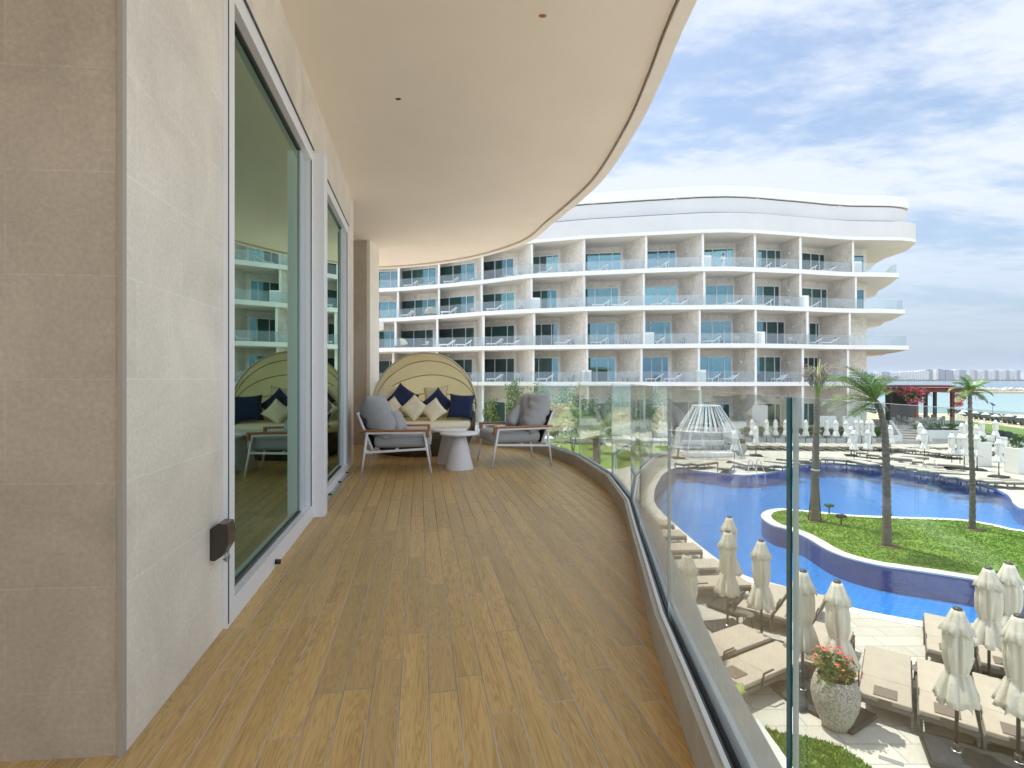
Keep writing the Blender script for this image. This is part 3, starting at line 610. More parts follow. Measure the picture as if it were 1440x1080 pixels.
# two conical side tables
def side_table(label, loc):
    t = thing('side_table', label, 'table', loc, 0, 'conical pale side tables')
    m = MB(); m.lathe([(.178, 0), (.180, .006), (.176, .014), (.140, .17), (.107, .32), (.084, .418)], n=40); m.build('cone_base', 'mauve_grey', t)
    m = MB(); m.lathe([(.19, .419), (.232, .425), (.236, .432), (.236, .445), (.232, .450), (0.001, .4505)], n=48); m.build('tabletop', 'powder_white', t)
    return t
side_table('round pale side table on a cone base, nearest the camera', (-.655, 6.42, FZ))
side_table('round pale side table on a cone base, half hidden behind the nearer one', (-.825, 6.86, FZ))
# daybed
DB = thing('canopy_daybed', 'round wicker daybed with a cream folding canopy, at the far end of the deck', 'daybed', (-1.36, 8.02, FZ), R(-3))
m = MB(); m.lathe([(.62, 0), (.64, .01), (.70, .12), (.755, .24), (.775, .33), (.76, .345), (.60, .345)], n=56); m.build('wicker_base', 'wicker', DB)
m = MB(); m.lathe([(.63, .347), (.755, .352), (.775, .38), (.775, .44), (.755, .472), (.68, .484), (.001, .488)], n=56); m.build('seat_cushion', 'cushion_cream', DB)
# wicker arms and back: rising rim over the rear half
m = MB(); vs = []; k = 48
for i in range(k+1):
    a = R(-18)+(pi+R(36))*i/k; tt = sin(max(0, min(pi, (a)))) ; h = .36+.34*min(1, max(0, (sin(min(max(a+R(18), 0), pi+R(36))/(pi+R(36))*pi))**.45))
    for r, z in ((.785, .30), (.80, h-.02), (.79, h), (.75, h), (.745, h-.02), (.76, .36)): vs.append((r*cos(a), r*sin(a), z))
fs = [(i*6+j, i*6+(j+1) % 6, (i+1)*6+(j+1) % 6, (i+1)*6+j) for i in range(k) for j in range(6)]+[tuple(range(6)), tuple(k*6+j for j in range(6))[::-1]]
m.add(vs, fs, 0, True); m.build('wicker_back', 'wicker', DB)
m = MB(); vs = []
for i in range(k+1):
    a = R(8)+(pi-R(16))*i/k
    for r, z in ((.74, .49), (.742, .70), (.70, .75), (.63, .74), (.60, .66), (.60, .49)): vs.append((r*cos(a), r*sin(a), z+.012*sin(i*.9)))
m.add(vs, [(i*6+j, i*6+(j+1) % 6, (i+1)*6+(j+1) % 6, (i+1)*6+j) for i in range(k) for j in range(6)]+[tuple(range(6)), tuple(k*6+j for j in range(6))[::-1]], 0, True); m.build('back_cushion', 'cushion_cream', DB)
HX, HZ, PZ = .815, .86, .66
def hood(th, ph, off=0): return ((HX+off)*cos(th), -(HX+off)*sin(th)*cos(ph)*1.0, PZ+(HZ+off)*sin(th)*sin(ph))
hoops = [R(94), R(118), R(142), R(166)]
vs = []; nt_, np_ = 40, 30; m = MB()
for off in (0, -.008):
    vs = []
    for i in range(nt_+1):
        for j in range(np_+1):
            th = pi*i/nt_; ph = hoops[0]+(hoops[-1]+R(10)-hoops[0])*j/np_
            dip = .0
            for a, b_ in zip(hoops, hoops[1:]):
                if a <= ph <= b_: dip = .022*sin(pi*(ph-a)/(b_-a))
            vs.append(hood(th, ph, off-dip*sin(th)+.004*sin(th*9+ph*5)*sin(th)))
    m.add(vs, [(i*(np_+1)+j, i*(np_+1)+j+1, (i+1)*(np_+1)+j+1, (i+1)*(np_+1)+j) for i in range(nt_) for j in range(np_)], 0, True)
hd = m.build('canopy', 'hood_cream', DB, fix=False)
for q, ph in enumerate(hoops):
    m = MB(); m.tube([hood(pi*i/36, ph, .004 if q == 0 else -.014) for i in range(37)], .013 if q == 0 else .007, 8); m.build('hoop', 'hoop' if q == 0 else 'piping', hd)
for sx in (-1, 1):
    m = MB(); m.tube([(sx*.815, 0, PZ+.02), (sx*.80, .0, .45)], .014, 8); m.build('hood_pivot', 'hoop', DB)
DX, DY = -1.36, 8.02
def dbp(px, py, Y): return ((px-720)/F*Y, Y, 6+(534-py)/F*Y)
cs = [('cream', 546, 557, 8.30, .40, 10, 14, 'large cream cushion at the back left of the daybed'), ('cream', 613, 560, 8.32, .40, -8, -6, 'large cream cushion at the back right of the daybed, mostly hidden'),
      ('navy', 566, 560, 8.12, .38, 8, 36, 'navy cushion standing on a corner, left of centre on the daybed'), ('navy', 615, 568, 8.10, .40, 0, 45, 'navy cushion standing on a corner behind the right cream cushion'),
      ('navy', 648.5, 571.5, 7.92, .40, -6, 3, 'large square navy cushion upright at the right end of the daybed'),
      ('cream', 552, 576, 7.86, .32, 12, 52, 'cream cushion with piping, leftmost in the front row on the daybed'), ('cream', 582.5, 574, 7.78, .33, 0, 42, 'cream cushion with piping, middle of the front row on the daybed'), ('cream', 610, 577.5, 7.76, .31, -4, 50, 'cream cushion with piping, rightmost in the front row on the daybed')]
for i, (c, px, py, Y, w_, yaw, roll, lab) in enumerate(cs):
    o = pillow('navy_cushion' if c == 'navy' else 'cream_cushion', w_, w_, .14, 'navy' if c == 'navy' else 'cushion_cream', None, seed=10+i, pipe=('piping' if c == 'cream' else None))
    place(o, dbp(px, py, Y), R(yaw), R(-22), R(roll)); tag(o, lab, 'cushion', 'loose cushions on the daybed')
# ------------------------------------------------------------------ the hotel wing across the pool
BASE = [(440, 66.8), (520, 66.5), (560, 65.5), (617, 63.2), (678, 60.4), (744, 57.8), (822, 55.9), (905, 54.7), (985, 53.7), (1026, 53.5), (1064, 53.8), (1128, 55.), (1172, 56.), (1201, 56.4), (1268, 56.6), (1300, 57)]
LEV = [5.78, 9.74, 13.70, 17.73]               # balcony floors, first to fourth
SB_ = [5.35, 9.29, 13.24, 17.26]               # undersides of those slabs
TOPB, TOPT = 21.2, 23.25                       # roof slab with parapet
OFFS = [[(440, -3.), (600, -2.4), (744, -1.2), (900, -.3), (1300, -.3)], [(440, -5.5), (560, -5), (678, -2.6), (822, -.6), (985, -.2), (1100, -.5), (1300, -.4)],
        [(440, -.8), (560, -1.2), (678, -2.0), (760, -1.4), (830, -1.2), (905, -.9), (985, -.3), (1300, -.2)], [(440, .2), (617, .5), (678, .6), (744, -.4), (822, .1), (905, 0), (985, .1), (1064, .35), (1128, .1), (1300, .3)]]
XE = [(40.2, 57.2), (43.9, 57.3), (43.5, 57.3), (42.9, 57.4)]
HT = thing('resort_hotel', 'white curving five-storey resort hotel with balconies across the pool', 'building', (12, 60, 0))
def fr(px, d=0.0): Y = interp(BASE, px)+d; return ((px-720)/F*Y, Y)
def front(i, extra=0.0):
    pts = [fr(px, interp(OFFS[i], px)+extra) for px in list(range(440, 1250, 10))]
    ex, ey = XE[i]; pts = [p for p in pts if p[0] < ex-1.6]
    pts += [(ex-1.2, ey-.5+extra), (ex-.45, ey-.38+extra), (ex-.1-extra*.6, ey-.02+extra*.8), (ex+.1-extra, ey+.7+extra*.3)]
    return pts
def right(i): ex, ey = XE[i]; return [(ex+1.4, ey+3.2), (ex+2.4, ey+5.4), (ex+3.6, ey+8.5), (ex+6., ey+12.5), (ex+7, ey+17), (38, 84), (-34, 92)]
slabs = []
for i in range(4):
    m = MB(); m.prism(front(i)+right(i), SB_[i], LEV[i], 0)
    m.build('balcony_slab', 'render_white', HT, world=True)
RO = [fr(px) for px in range(440, 1272, 9)]+[(43.85, 57.0), (44.7, 57.45), (45.15, 58.2)]
RR = [(46.5, 61.1), (46.7, 63.6), (46.8, 65.2), (47.6, 68), (49.6, 72), (50.5, 80), (40, 88), (-34, 94)]
m = MB(); m.prism(RO+RR, TOPB, TOPB+.35); m.build('roof_slab', 'render_white', HT, world=True)
cr = RO+RR[:5]; m = MB(); m.ribbon(cr, offset(cr, -.25) if False else [(x-.1, y+.28) for x, y in cr], TOPB+.351, TOPT); m.build('parapet', 'band_grey', HT, world=True)
# roof terrace: stacked curved bands, posts, set-back wall
def inset(c, d): return [(x-(.9*d if x > 42 else 0), y+d) for x, y in c]
c1 = inset(cr, .5)
for (z0, z1, d, mm, nm) in ((25.13, 26.1, .0, 'render_white', 'canopy_band'), (23.5, 25.0, .15, 'band_grey', 'canopy_band')):
    m = MB(); cc = inset(c1, d); m.ribbon(cc, inset(cc, .3), z0, z1); m.build(nm, mm, HT, world=True)
m = MB(); cc = inset(c1, .05); m.ribbon(cc, inset(cc, 7), 25.9, 26.25); m.build('canopy_roof', 'render_white', HT, world=True)
m = MB(); cc = inset(cr, 1.9); m.ribbon(cc, inset(cc, .3), TOPB+.4, 25.9); m.build('terrace_wall', 'render_white', HT, world=True)
for k in range(5, len(cr)-2, 13):
    x, y = cr[k]; m = MB(); m.box(x-.12, x+.12, y+.75, y+1., TOPT-.4, 25.9); m.build('terrace_post', 'render_white', HT, world=True)
FINS = {4: [440, 502, 560, 617, 679, 748, 822, 908.5, 989, 1064, 1126, 1201], 3: [440, 502, 559, 617, 678, 746, 822, 905, 991, 1062, 1126, 1205], 2: [440, 500, 558.5, 616, 678, 746, 821, 903, 982, 1060, 1133, 1192],
        1: [440, 500, 558, 616, 678, 746, 822, 900, 981, 1060, 1126, 1189], 0: [440, 500, 558, 616, 678, 746, 822, 900, 981, 1060, 1126, 1189]}
VX = [(440, .1), (560, -.3), (617, -.5), (679, -.85), (748, -1.5), (822, -2.2), (908, -1.5), (989, -1.35), (1064, -.6), (1126, -.35), (1201, -.9)]
VY = [(440, 3.5), (617, 3.5), (748, 3.9), (822, 4.2), (989, 4.2), (1064, 3.4), (1126, 3.2), (1201, 3.7)]
TOPS = {0: SB_[0], 1: SB_[1], 2: SB_[2], 3: SB_[3], 4: TOPB}; FLR = {0: .8, 1: LEV[0], 2: LEV[1], 3: LEV[2], 4: LEV[3]}
BAYS = {}
rng = random.Random(3)
def panel(mb, a, b, u0, u1, z0, z1, d0, d1, mi=0):
    """box on the wall a-b between fractions u0..u1, from depth d0 to d1 in front of it"""
    ax, ay = a; bx, by = b; L = math.hypot(bx-ax, by-ay); dx, dy = (bx-ax)/L, (by-ay)/L; nx, ny = dy, -dx
    p0 = (ax+dx*L*u0, ay+dy*L*u0); p1 = (ax+dx*L*u1, ay+dy*L*u1); vs = [(p[0]+nx*d, p[1]+ny*d, z) for z in (z0, z1) for p, d in ((p0, d0), (p1, d0), (p1, d1), (p0, d1))]
    mb.add(vs, [(0, 1, 2, 3), (7, 6, 5, 4), (0, 4, 5, 1), (1, 5, 6, 2), (2, 6, 7, 3), (3, 7, 4, 0)], mi, False)
for lv in range(5):
    z0, z1 = FLR[lv], TOPS[lv]; fs = FINS[lv]; fp = []; bp = []
    for px in fs:
        d = .28
        if lv in (1, 2, 3): d = max(.28, interp(OFFS[min(3, lv-1)], px)+.35, interp(OFFS[lv], px)*0+.28)
        f = fr(px, d); b = (f[0]+interp(VX, px), f[1]+interp(VY, px)); fp.append(f); bp.append(b)
    for f, b, px in zip(fp, bp, fs):
        lowf = interp(OFFS[lv-1], px) if lv > 0 else -1; upf = interp(OFFS[lv], px) if lv < 4 else 0
        dv = max(lowf, upf, -3)+.22; k = (dv-.28)/(b[1]-f[1]) if True else 0
        f2 = (f[0]+(b[0]-f[0])*k*.6, f[1]+(b[1]-f[1])*k)
        m = MB(); L = math.hypot(b[0]-f2[0], b[1]-f2[1]); nx, ny = (b[1]-f2[1])/L*.13, -(b[0]-f2[0])/L*.13
        q0, q1 = z0-.004*0+.002, z1-.002
        vs = [(f2[0]-nx, f2[1]-ny, q0), (f2[0]+nx, f2[1]+ny, q0), (b[0]+nx, b[1]+ny+.3, q0), (b[0]-nx, b[1]-ny+.3, q0)]; vs += [(x, y, q1) for x, y, _ in vs]
        m.add(vs, [(3, 2, 1, 0), (4, 5, 6, 7), (1, 2, 6, 5), (2, 3, 7, 6), (3, 0, 4, 7)], 0, False); m.add([], []); m.f.append([0, 1, 5, 4]); m.m.append(1); m.sm.append(False)
        m.build('fin_wall', ['stone_far', 'render_white'], HT, world=True)
    bp.append((41.4, 60.6)); fp.append((41.4, 58.))
    wl = MB()
    for i in range(len(bp)-1):
        a, b = bp[i], bp[i+1]; last = i == len(bp)-2
        panel(wl, a, b, 0.0, 1.0, z0+.002, z1-.002, -.2, 0)
        BAYS[(lv, i)] = (fp[i], fp[i+1], a, b)
        L = math.hypot(b[0]-a[0], b[1]-a[1]); kx, ky = fp[i][0]*1.0, fp[i][1]; dx_, dy_ = b[0]-a[0], b[1]-a[1]
        uv = (kx*a[1]-ky*a[0])/(ky*dx_-kx*dy_) if (ky*dx_-kx*dy_) else 0; uv = max(0.03, min(.55, uv+.02)); u0 = uv-.02; u1 = u0+(1-u0)*(.95 if (i+lv) % 4 else .90)
        if last: u0, u1 = .12, (.93 if lv > 2 else .5)
        hh = 2.86 if lv > 0 else 2.6; zb = z0+.005
        if lv == 1 and last: zb = z0+1.0
        fm = MB(); t_ = .11/L
        panel(fm, a, b, u0, u1, z0+hh-.13, z0+hh, .001, .10); panel(fm, a, b, u0, u0+t_, zb, z0+hh-.131, .001, .10); panel(fm, a, b, u1-t_, u1, zb, z0+hh-.131, .001, .10)
        ms = (.40, .76) if (i+lv) % 3 else (.30, .78)
        if last: ms = (.45,)
        for q in ms: u = u0+(u1-u0)*q; panel(fm, a, b, u-t_*.4, u+t_*.4, zb, z0+hh-.131, .001, .11)
        w_ = fm.build('window_frame', 'frame_white', HT, world=True)
        gm = MB(); panel(gm, a, b, u0+t_, u1-t_, zb, z0+hh-.131, .02, .05)
        g_ = gm.build('pane', 'window_glass_%d' % ((i*7+lv*5+i*i) % 3), None); g_.data.transform(Matrix.Translation((-12, -60, 0))); g_.parent = w_
        cm = MB()
        if rng.random() < 2:
            side = rng.choice((0, 1, 2)); ca, cb2 = ((u0+t_, u0+(u1-u0)*.42), (u0+(u1-u0)*.42, u1-t_), (u0+t_, u1-t_))[side]
            panel(cm, a, b, ca, cb2, zb, z0+hh-.14, .003, .015)
            c_ = cm.build('curtain', 'curtain_far', None); c_.data.transform(Matrix.Translation((-12, -60, 0))); c_.parent = w_
    ya, yb = bp[-1][1], 76
    panel(wl, (41.4, 60.6), (41.5, 78), 0, 1, z0+.002, z1-.002, -.2, 0)
    wl.build('room_wall', ['stone_far'], HT, world=True)
    # glass balustrade and its posts
    if lv > 0:
        c = front(lv-1, .28); ex, ey = XE[lv-1]; c = c[:-1]+[(ex-.35, ey+.9), (ex+1.05, ey+3.4), (ex+2.0, ey+5.5)]
        m = MB(); m.ribbon(c, [(x, y+.04) for x, y in c], z0+.02, z0+1.08); m.build('balcony_glass', 'rail_far', HT, world=True)
        # low end blocks that part two balconies
        for px in {4: (989, 1201), 3: (748, 1126), 2: (908, 1064), 1: (820, 981)}.get(lv, ()):
            off = interp(OFFS[lv-1], px); x, y = fr(px, off+.33); m = MB(); m.box(x-.1, x+.9, y+.06, y+.32, z0+.003, z0+1.25); m.build('divider_block', 'render_white', HT, world=True)
# small round lamps on the fins
lm = MB()
for lv in range(1, 5):
    for i in range(5, 10):
        fa, fb, a, b = BAYS[(lv, i)]; x = fb[0]*.45+b[0]*.55-.16; y = fb[1]*.45+b[1]*.55; z = FLR[lv]+2.1
        l_ = MB(); l_.tube([(x+.03, y, z), (x-.1, y-.02, z)], [.13, .11], 10); l_.build('wall_lamp', 'frame_white', HT, world=True)
# solid ground storey slab / plinth
m = MB(); m.prism([fr(px, -1.2) for px in range(440, 1240, 20)]+[(41.5, 57), (41.5, 76), (-30, 86)], 0.0, .795); m.build('plinth', 'render_white', HT, world=True)
# furniture standing on those balconies
def lounger_far():
    t = thing('balcony_lounger', 'x', 'sun lounger', (0, 0, 0), 0, 'loungers on the hotel balconies')
    m = MB(); m.box(-.95, .25, -.32, .32, .26, .30); m.bar((.25, 0, .28), (.95, 0, .75), .64, .04, up=(0, 1, 0)) if False else None
    for y in (-.3, .3): m.bar((.22, y, .28), (.95, y, .82), .05, .05)
    for x in (-.85, .15):
        for y in (-.28, .28): m.box(x-.03, x+.03, y-.03, y+.03, 0, .26)
    m.bar((.75, -.28, .02), (.75, -.28, .66), .05, .05); m.bar((.75, .28, .02), (.75, .28, .66), .05, .05)
    m.build('frame', 'white_seat', t)
    m = MB(); m.bev(-.95, .25, -.31, .31, .301, .38, .03, n=2)
    q = Matrix.Translation((.25, 0, .33)) @ Matrix.Rotation(R(-36), 4, 'Y'); m.bev(0, .85, -.31, .31, -.02, .06, .03, n=2, M=q); m.build('cushion', 'white_seat', t)
    m = MB(); m.bev(.62, .86, -.30, .30, .06, .11, .02, n=2, M=q); m.build('headrest', 'red_stripe', t); return t
def chairset_far():
    t = thing('balcony_chair', 'x', 'chair', (0, 0, 0), 0, 'chairs on the hotel balconies')
    m = MB()
    for x in (-.25, .25):
        for y in (-.25, .25): m.box(x-.02, x+.02, y-.02, y+.02, 0, .44 if x < 0 else .62)
    m.build('chair_frame', 'dark_interior', t); m = MB(); m.bev(-.28, .28, -.27, .27, .40, .47, .02, n=2); m.bev(.22, .30, -.27, .27, .47, .85, .03, n=2); m.build('seat', 'mattress_pale', t); return t
PL, PC = Placer(lounger_far()), Placer(chairset_far())
fl_n = {1: 'first', 2: 'second', 3: 'third', 4: 'top'}
for lv in range(1, 5):
    for i in range(2, 11):
        fa, fb, a, b = BAYS[(lv, i)]; mx_ = (fa[0]+fb[0])/2; my_ = max(fa[1], fb[1]); wdt = fb[0]-fa[0]; fy = max(fr(720+F*mx_/my_, interp(OFFS[lv-1], 720+F*mx_/my_))[1], 0)+.9
        bay = f'{ORD(i-2)} bay from the daybed side'; z = FLR[lv]
        k = (lv*5+i*3) % 7
        if k in (0, 1, 3, 5, 6):
            PL.put((mx_-wdt*.22, fy+.6, z), R(-12+rng.uniform(-20, 10)), f'white lounger with raised back on the {fl_n[lv]} floor balcony, {bay}')
        if k in (1, 4, 5): PL.put((mx_+wdt*.12, fy+.7, z), R(8+rng.uniform(-20, 20)), f'second white lounger beside another on the {fl_n[lv]} floor balcony, {bay}')
        if k in (0, 2, 3, 6, 4): PC.put((mx_+wdt*.28, fy+.8, z), R(rng.uniform(0, 360)), f'small balcony chair by the glass on the {fl_n[lv]} floor, {bay}')
# hooded daybed on one far balcony
def mini_daybed(label, loc, rz):
    t = thing('hooded_daybed', label, 'daybed', loc, rz); m = MB(); m.lathe([(.62, 0), (.78, .2), (.8, .42), (.5, .46), (.01, .46)], n=18); m.build('base', 'wicker', t)
    m = MB(); vs = []
    for i in range(13):
        for j in range(7): th = pi*i/12; ph = R(75)+R(95)*j/6; vs.append((.8*cos(th), -.8*sin(th)*cos(ph), .5+.85*sin(th)*sin(ph)))
    m.add(vs, [(i*7+j, i*7+j+1, (i+1)*7+j+1, (i+1)*7+j) for i in range(12) for j in range(6)], 0, True); m.build('canopy', 'hood_cream', t, fix=False)
fa, fb, a, b = BAYS[(3, 2)]; mini_daybed('small hooded daybed on the third floor balcony above the big daybed', (fb[0]-1.1, fb[1]+.9, FLR[3]), R(60))
fa, fb, a, b = BAYS[(2, 2)]; mini_daybed('small hooded daybed on the second floor balcony, just above the big canopy', (fa[0]+1.0, fa[1]-2.2, FLR[2]), R(-70))
# person on the top balcony
def person(loc, rz):
    t = thing('person', 'person in white shirt and pale trousers standing on the top floor balcony', 'person', loc, rz)
    def skin(name, verts, edges, rad, m, par, root=0):
        me = bpy.data.meshes.new(name); me.from_pydata(verts, edges, []); me.materials.append(MT[m]); o = bpy.data.objects.new(name, me); COL.objects.link(o); o.parent = par
        o.modifiers.new('k', 'SKIN'); sv = me.skin_vertices[0].data
        for i, r in enumerate(rad): sv[i].radius = (r, r) if not isinstance(r, tuple) else r
        sv[root].use_root = True; md = o.modifiers.new('s', 'SUBSURF'); md.levels = 1; md.render_levels = 1; return o
    V = [(0, 0, .95), (0, .0, 1.2), (.0, .0, 1.42), (.02, 0, 1.52), (.05, 0, 1.62), (.05, 0, 1.74), (-.0, .18, 1.40), (.12, .24, 1.15), (.30, .20, 1.08), (0, -.18, 1.40), (.02, -.27, 1.12), (.12, -.26, .90), (0, .09, .88), (.03, .11, .48), (0, .12, .06), (.14, .12, .03), (0, -.09, .88), (-.02, -.11, .48), (-.06, -.12, .06), (.08, -.12, .03)]
    E = [(0, 1), (1, 2), (2, 3), (3, 4), (4, 5), (2, 6), (6, 7), (7, 8), (2, 9), (9, 10), (10, 11), (0, 12), (12, 13), (13, 14), (14, 15), (0, 16), (16, 17), (17, 18), (18, 19)]
    Rr = [(.14, .11), (.15, .11), (.13, .10), .055, .095, .07, .06, .045, .035, .06, .045, .035, .085, .06, .045, .04, .085, .06, .045, .04]
    body = skin('body', V, E, Rr, 'skin', t)
    skin('shirt', V[:3]+[V[6], V[7], V[9], V[10]], [(0, 1), (1, 2), (2, 3), (3, 4), (2, 5), (5, 6)], [(.165, .135), (.17, .13), (.15, .12), .08, .065, .08, .065], 'cloth_white', t)
    skin('trousers', [V[0], V[12], V[13], (0, .12, .10), V[16], V[17], (-.06, -.12, .10)], [(0, 1), (1, 2), (2, 3), (0, 4), (4, 5), (5, 6)], [(.16, .13), .105, .08, .07, .105, .08, .07], 'cloth_white', t)
    h = MB(); bm = bmesh.new(); bmesh.ops.create_uvsphere(bm, u_segments=12, v_segments=8, radius=.105)
    h.bm(bm, M=Matrix.Translation((.035, 0, 1.70))); h.build('hair', 'hair', t)
person((22.62, 55.6, FLR[4]), R(-80))
# ------------------------------------------------------------------ ground, pool, beach and sea
m = MB(); m.ribbon([(130, 40), (112, 64), (98, 92), (60, 104), (-90, 110)], [(165, 60), (140, 88), (118, 114), (66, 128), (-90, 135)], -3.2, -2.5)
m.v = [(x, y, (-.31 if z > -3 else -3.2)) if (x, y) in {(130, 40), (112, 64), (98, 92), (60, 104), (-90, 110)} else (x, y, -2.6 if z > -3 else -3.3) for x, y, z in m.v]; struct(m.build('beach_slope', 'sand'))
m = MB(); m.quad((-6500, -400, -1.55), (6500, -400, -1.55), (6500, 6200, -1.55), (-6500, 6200, -1.55)); struct(m.build('sea', 'sea'))
m = MB(); m.prism([(248, 300), (262, 288), (300, 282), (420, 276), (640, 268), (640, 330), (420, 330), (300, 322), (258, 312)], -2.4, -.5); struct(m.build('sandbar', 'sand'))
POOLPX = [(955, 657), (975, 661), (1000, 664), (1030, 667), (1060, 667), (1100, 661), (1115, 656), (1147, 652), (1185, 652.3), (1225, 656), (1270, 663), (1310, 668), (1345, 673), (1375, 680), (1400, 687), (1415, 694), (1422, 701), (1426, 708), (1445, 716)]
pw = [P(*p) for p in POOLPX]+[(26, 24), (31, 22), (35, 15), (29, 11.5), (20, 11.3)]+[P(*p) for p in ((1440, 878), (1400, 880.5), (1340, 879), (1292, 873), (1231, 862), (1194, 853.7), (1160, 847), (1113, 828), (1085, 820), (1063, 815), (1035, 804), (1008, 786), (975, 760), (945, 734), (932, 722), (920, 705), (922, 684), (935, 665))]
POOL = spline(pw, 4, True)
ISPX = [(1070.6, 727), (1075, 719.5), (1088, 716), (1104, 715.5), (1150, 719.5), (1194, 724), (1265, 727), (1348, 730), (1400, 738), (1440, 746)]
isl = [P(*p) for p in ISPX]+[(23, 19.3), (25, 17.4), (24, 15.2), (19.5, 14.2)]+[P(*p) for p in ((1440, 829), (1378, 816), (1280, 801), (1238, 795), (1194, 784.5), (1164, 773), (1142, 760), (1125, 751), (1105, 743.5), (1086, 738))]
ISL = spline(isl, 4, True)
def inward(poly, d):
    n = len(poly); ar = sum(poly[i][0]*poly[(i+1) % n][1]-poly[(i+1) % n][0]*poly[i][1] for i in range(n)); s_ = 1 if ar > 0 else -1; out = []
    for i in range(n):
        a, b_, c = poly[i-1], poly[i], poly[(i+1) % n]; tx, ty = c[0]-a[0], c[1]-a[1]; l = math.hypot(tx, ty) or 1; out.append((b_[0]-ty/l*d*s_, b_[1]+tx/l*d*s_))
    return out
PO = inward(POOL, -.38)
m = MB(); m.prism([(-70, -30), (130, -30), (130, 40), (112, 64), (98, 92), (60, 104), (-90, 110)], -1.4, -.31, holes=[PO]); struct(m.build('ground', 'sand'))
ISI = inward(ISL, .40)
m = MB(); m.prism([(-30, -12), (60, -12), (56, 30), (51.5, 52), (52.5, 60), (40, 62), (-30, 70)], -.30, 0, holes=[PO]); struct(m.build('pool_deck', 'deck_tile'))
m = MB(); m.prism(PO, -.045, .012, holes=[POOL]); struct(m.build('pool_coping', 'coping'))
m = MB(); m.prism(ISL, -.045, .012, holes=[ISI]); struct(m.build('island_coping', 'coping'))
WL = -.055
bo = MB(); bo.prism(inward(POOL, -.1), -.95, -.82, 0); struct(bo.build('pool_floor', 'pool_tile'))
def wall_loop(poly, z0, z1, name, mm):
    o = MB(); n = len(poly); acc = 0
    vs = []
    for x, y in poly: vs += [(x, y, z0), (x, y, z1)]
    o.add(vs, [(2*i, 2*((i+1) % n), 2*((i+1) % n)+1, 2*i+1) for i in range(n)], 0, False); return o.build(name, mm, fix=False)
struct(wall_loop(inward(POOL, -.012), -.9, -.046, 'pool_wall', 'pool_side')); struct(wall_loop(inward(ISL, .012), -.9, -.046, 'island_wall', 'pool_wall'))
w = MB(); w.prism(inward(POOL, .001), WL-.001, WL, 0, sides=False, bottom=False); struct(w.build('pool_water', 'pool_water_surface'))
# island lawn, a gentle mound, with real blades
m = MB(); rings = [ISI]+[inward(ISI, d) for d in (.25, .6)]
m.prism(inward(ISL, .05), -.3, -.046, 0, top=False, bottom=False); m.prism(ISI, -.3, .03); struct(m.build('island_ground', 'lawn'))
import bisect
def inside(x, y, poly):
    c = False; n = len(poly)
    for i in range(n):
        x1, y1 = poly[i]; x2, y2 = poly[(i+1) % n]
        if (y1 > y) != (y2 > y) and x < (x2-x1)*(y-y1)/(y2-y1)+x1: c = not c
    return c
def blades(poly, n, h, z, name, rng):
    xs = [p[0] for p in poly]; ys = [p[1] for p in poly]; o = MB(); k = 0
    while k < n:
        x, y = rng.uniform(min(xs), max(xs)), rng.uniform(min(ys), max(ys)); k += 1
        if not inside(x, y, poly) or any((x-a)**2+(y-b_)**2 < .12*rng.uniform(.6, 1.4) for a, b_ in PSP): continue
        if sin(x*2.1+1.3*sin(y*1.7))*sin(y*2.6+x) > .62 and rng.random() < .6: continue
        for _ in range(3):
            a = rng.uniform(0, 2*pi); l = h*rng.uniform(.5, 1.3); w_ = .012+.006*rng.random(); bx, by = x+rng.uniform(-.03, .03), y+rng.uniform(-.03, .03); t1 = rng.uniform(-.6, .6)*l; t2 = rng.uniform(-.6, .6)*l
            o.add([(bx-cos(a)*w_, by-sin(a)*w_, z), (bx+cos(a)*w_, by+sin(a)*w_, z), (bx+t1, by+t2, z+l)], [(0, 1, 2)], rng.choice((0, 0, 1)), False)
    ob = o.build(name, ['lawn_blade', 'lawn_blade_b'], fix=False); ob['kind'] = 'stuff'; ob['label'] = 'short bright green grass'; return ob
rng = random.Random(11)
PSP = [P(1247, 767, .03), P(1367, 744, .03), P(1146, 732, .03)]
for q_, (x_, y_) in enumerate(PSP):
    m = MB(); m.lathe([(.36, .031), (.26, .05), (.02, .06)], x_+.08, y_-.02, 26, mod=lambda a, r, z: 1+.16*sin(3*a+q_)+.1*sin(7*a)); struct(m.build('soil_patch', 'soil_dry'))
blades(ISI, 30000, .035, .03, 'island_grass', rng)
NL = spline([P(1060, 1034), P(1109, 1036), P(1152, 1043), P(1190, 1058), P(1222, 1082), (5.9, 7.2), (5.2, 6.2), (3.6, 6.4)], 5, True)
m = MB(); m.prism(NL, .002, .03); struct(m.build('lawn_patch', 'lawn')); blades(NL, 7000, .05, .03, 'lawn_grass', rng)
m = MB(); m.prism([(2.2, 35.5), (7, 35), (9.5, 37), (10, 43), (8, 49), (0, 49)], .002, .03); struct(m.build('garden_lawn', 'lawn'))
m = MB(); m.prism([(66.8, 78), (62.6, 63.5), (80, 52), (95, 40), (75, 30), (60, 38), (52, 52.8), (52.6, 60)], -.3, .03); struct(m.build('beach_lawn', 'lawn_far'))
# drain grille in the paving
gx, gy = P(1253, 1070); m = MB(); m.box(gx-.16, gx+.16, gy-.05, gy+.05, .001, .006, rz=R(-35)); tag(m.build('drain_grille', 'grille'), 'small grey drain grille set in the paving by the lawn edge', 'drain')
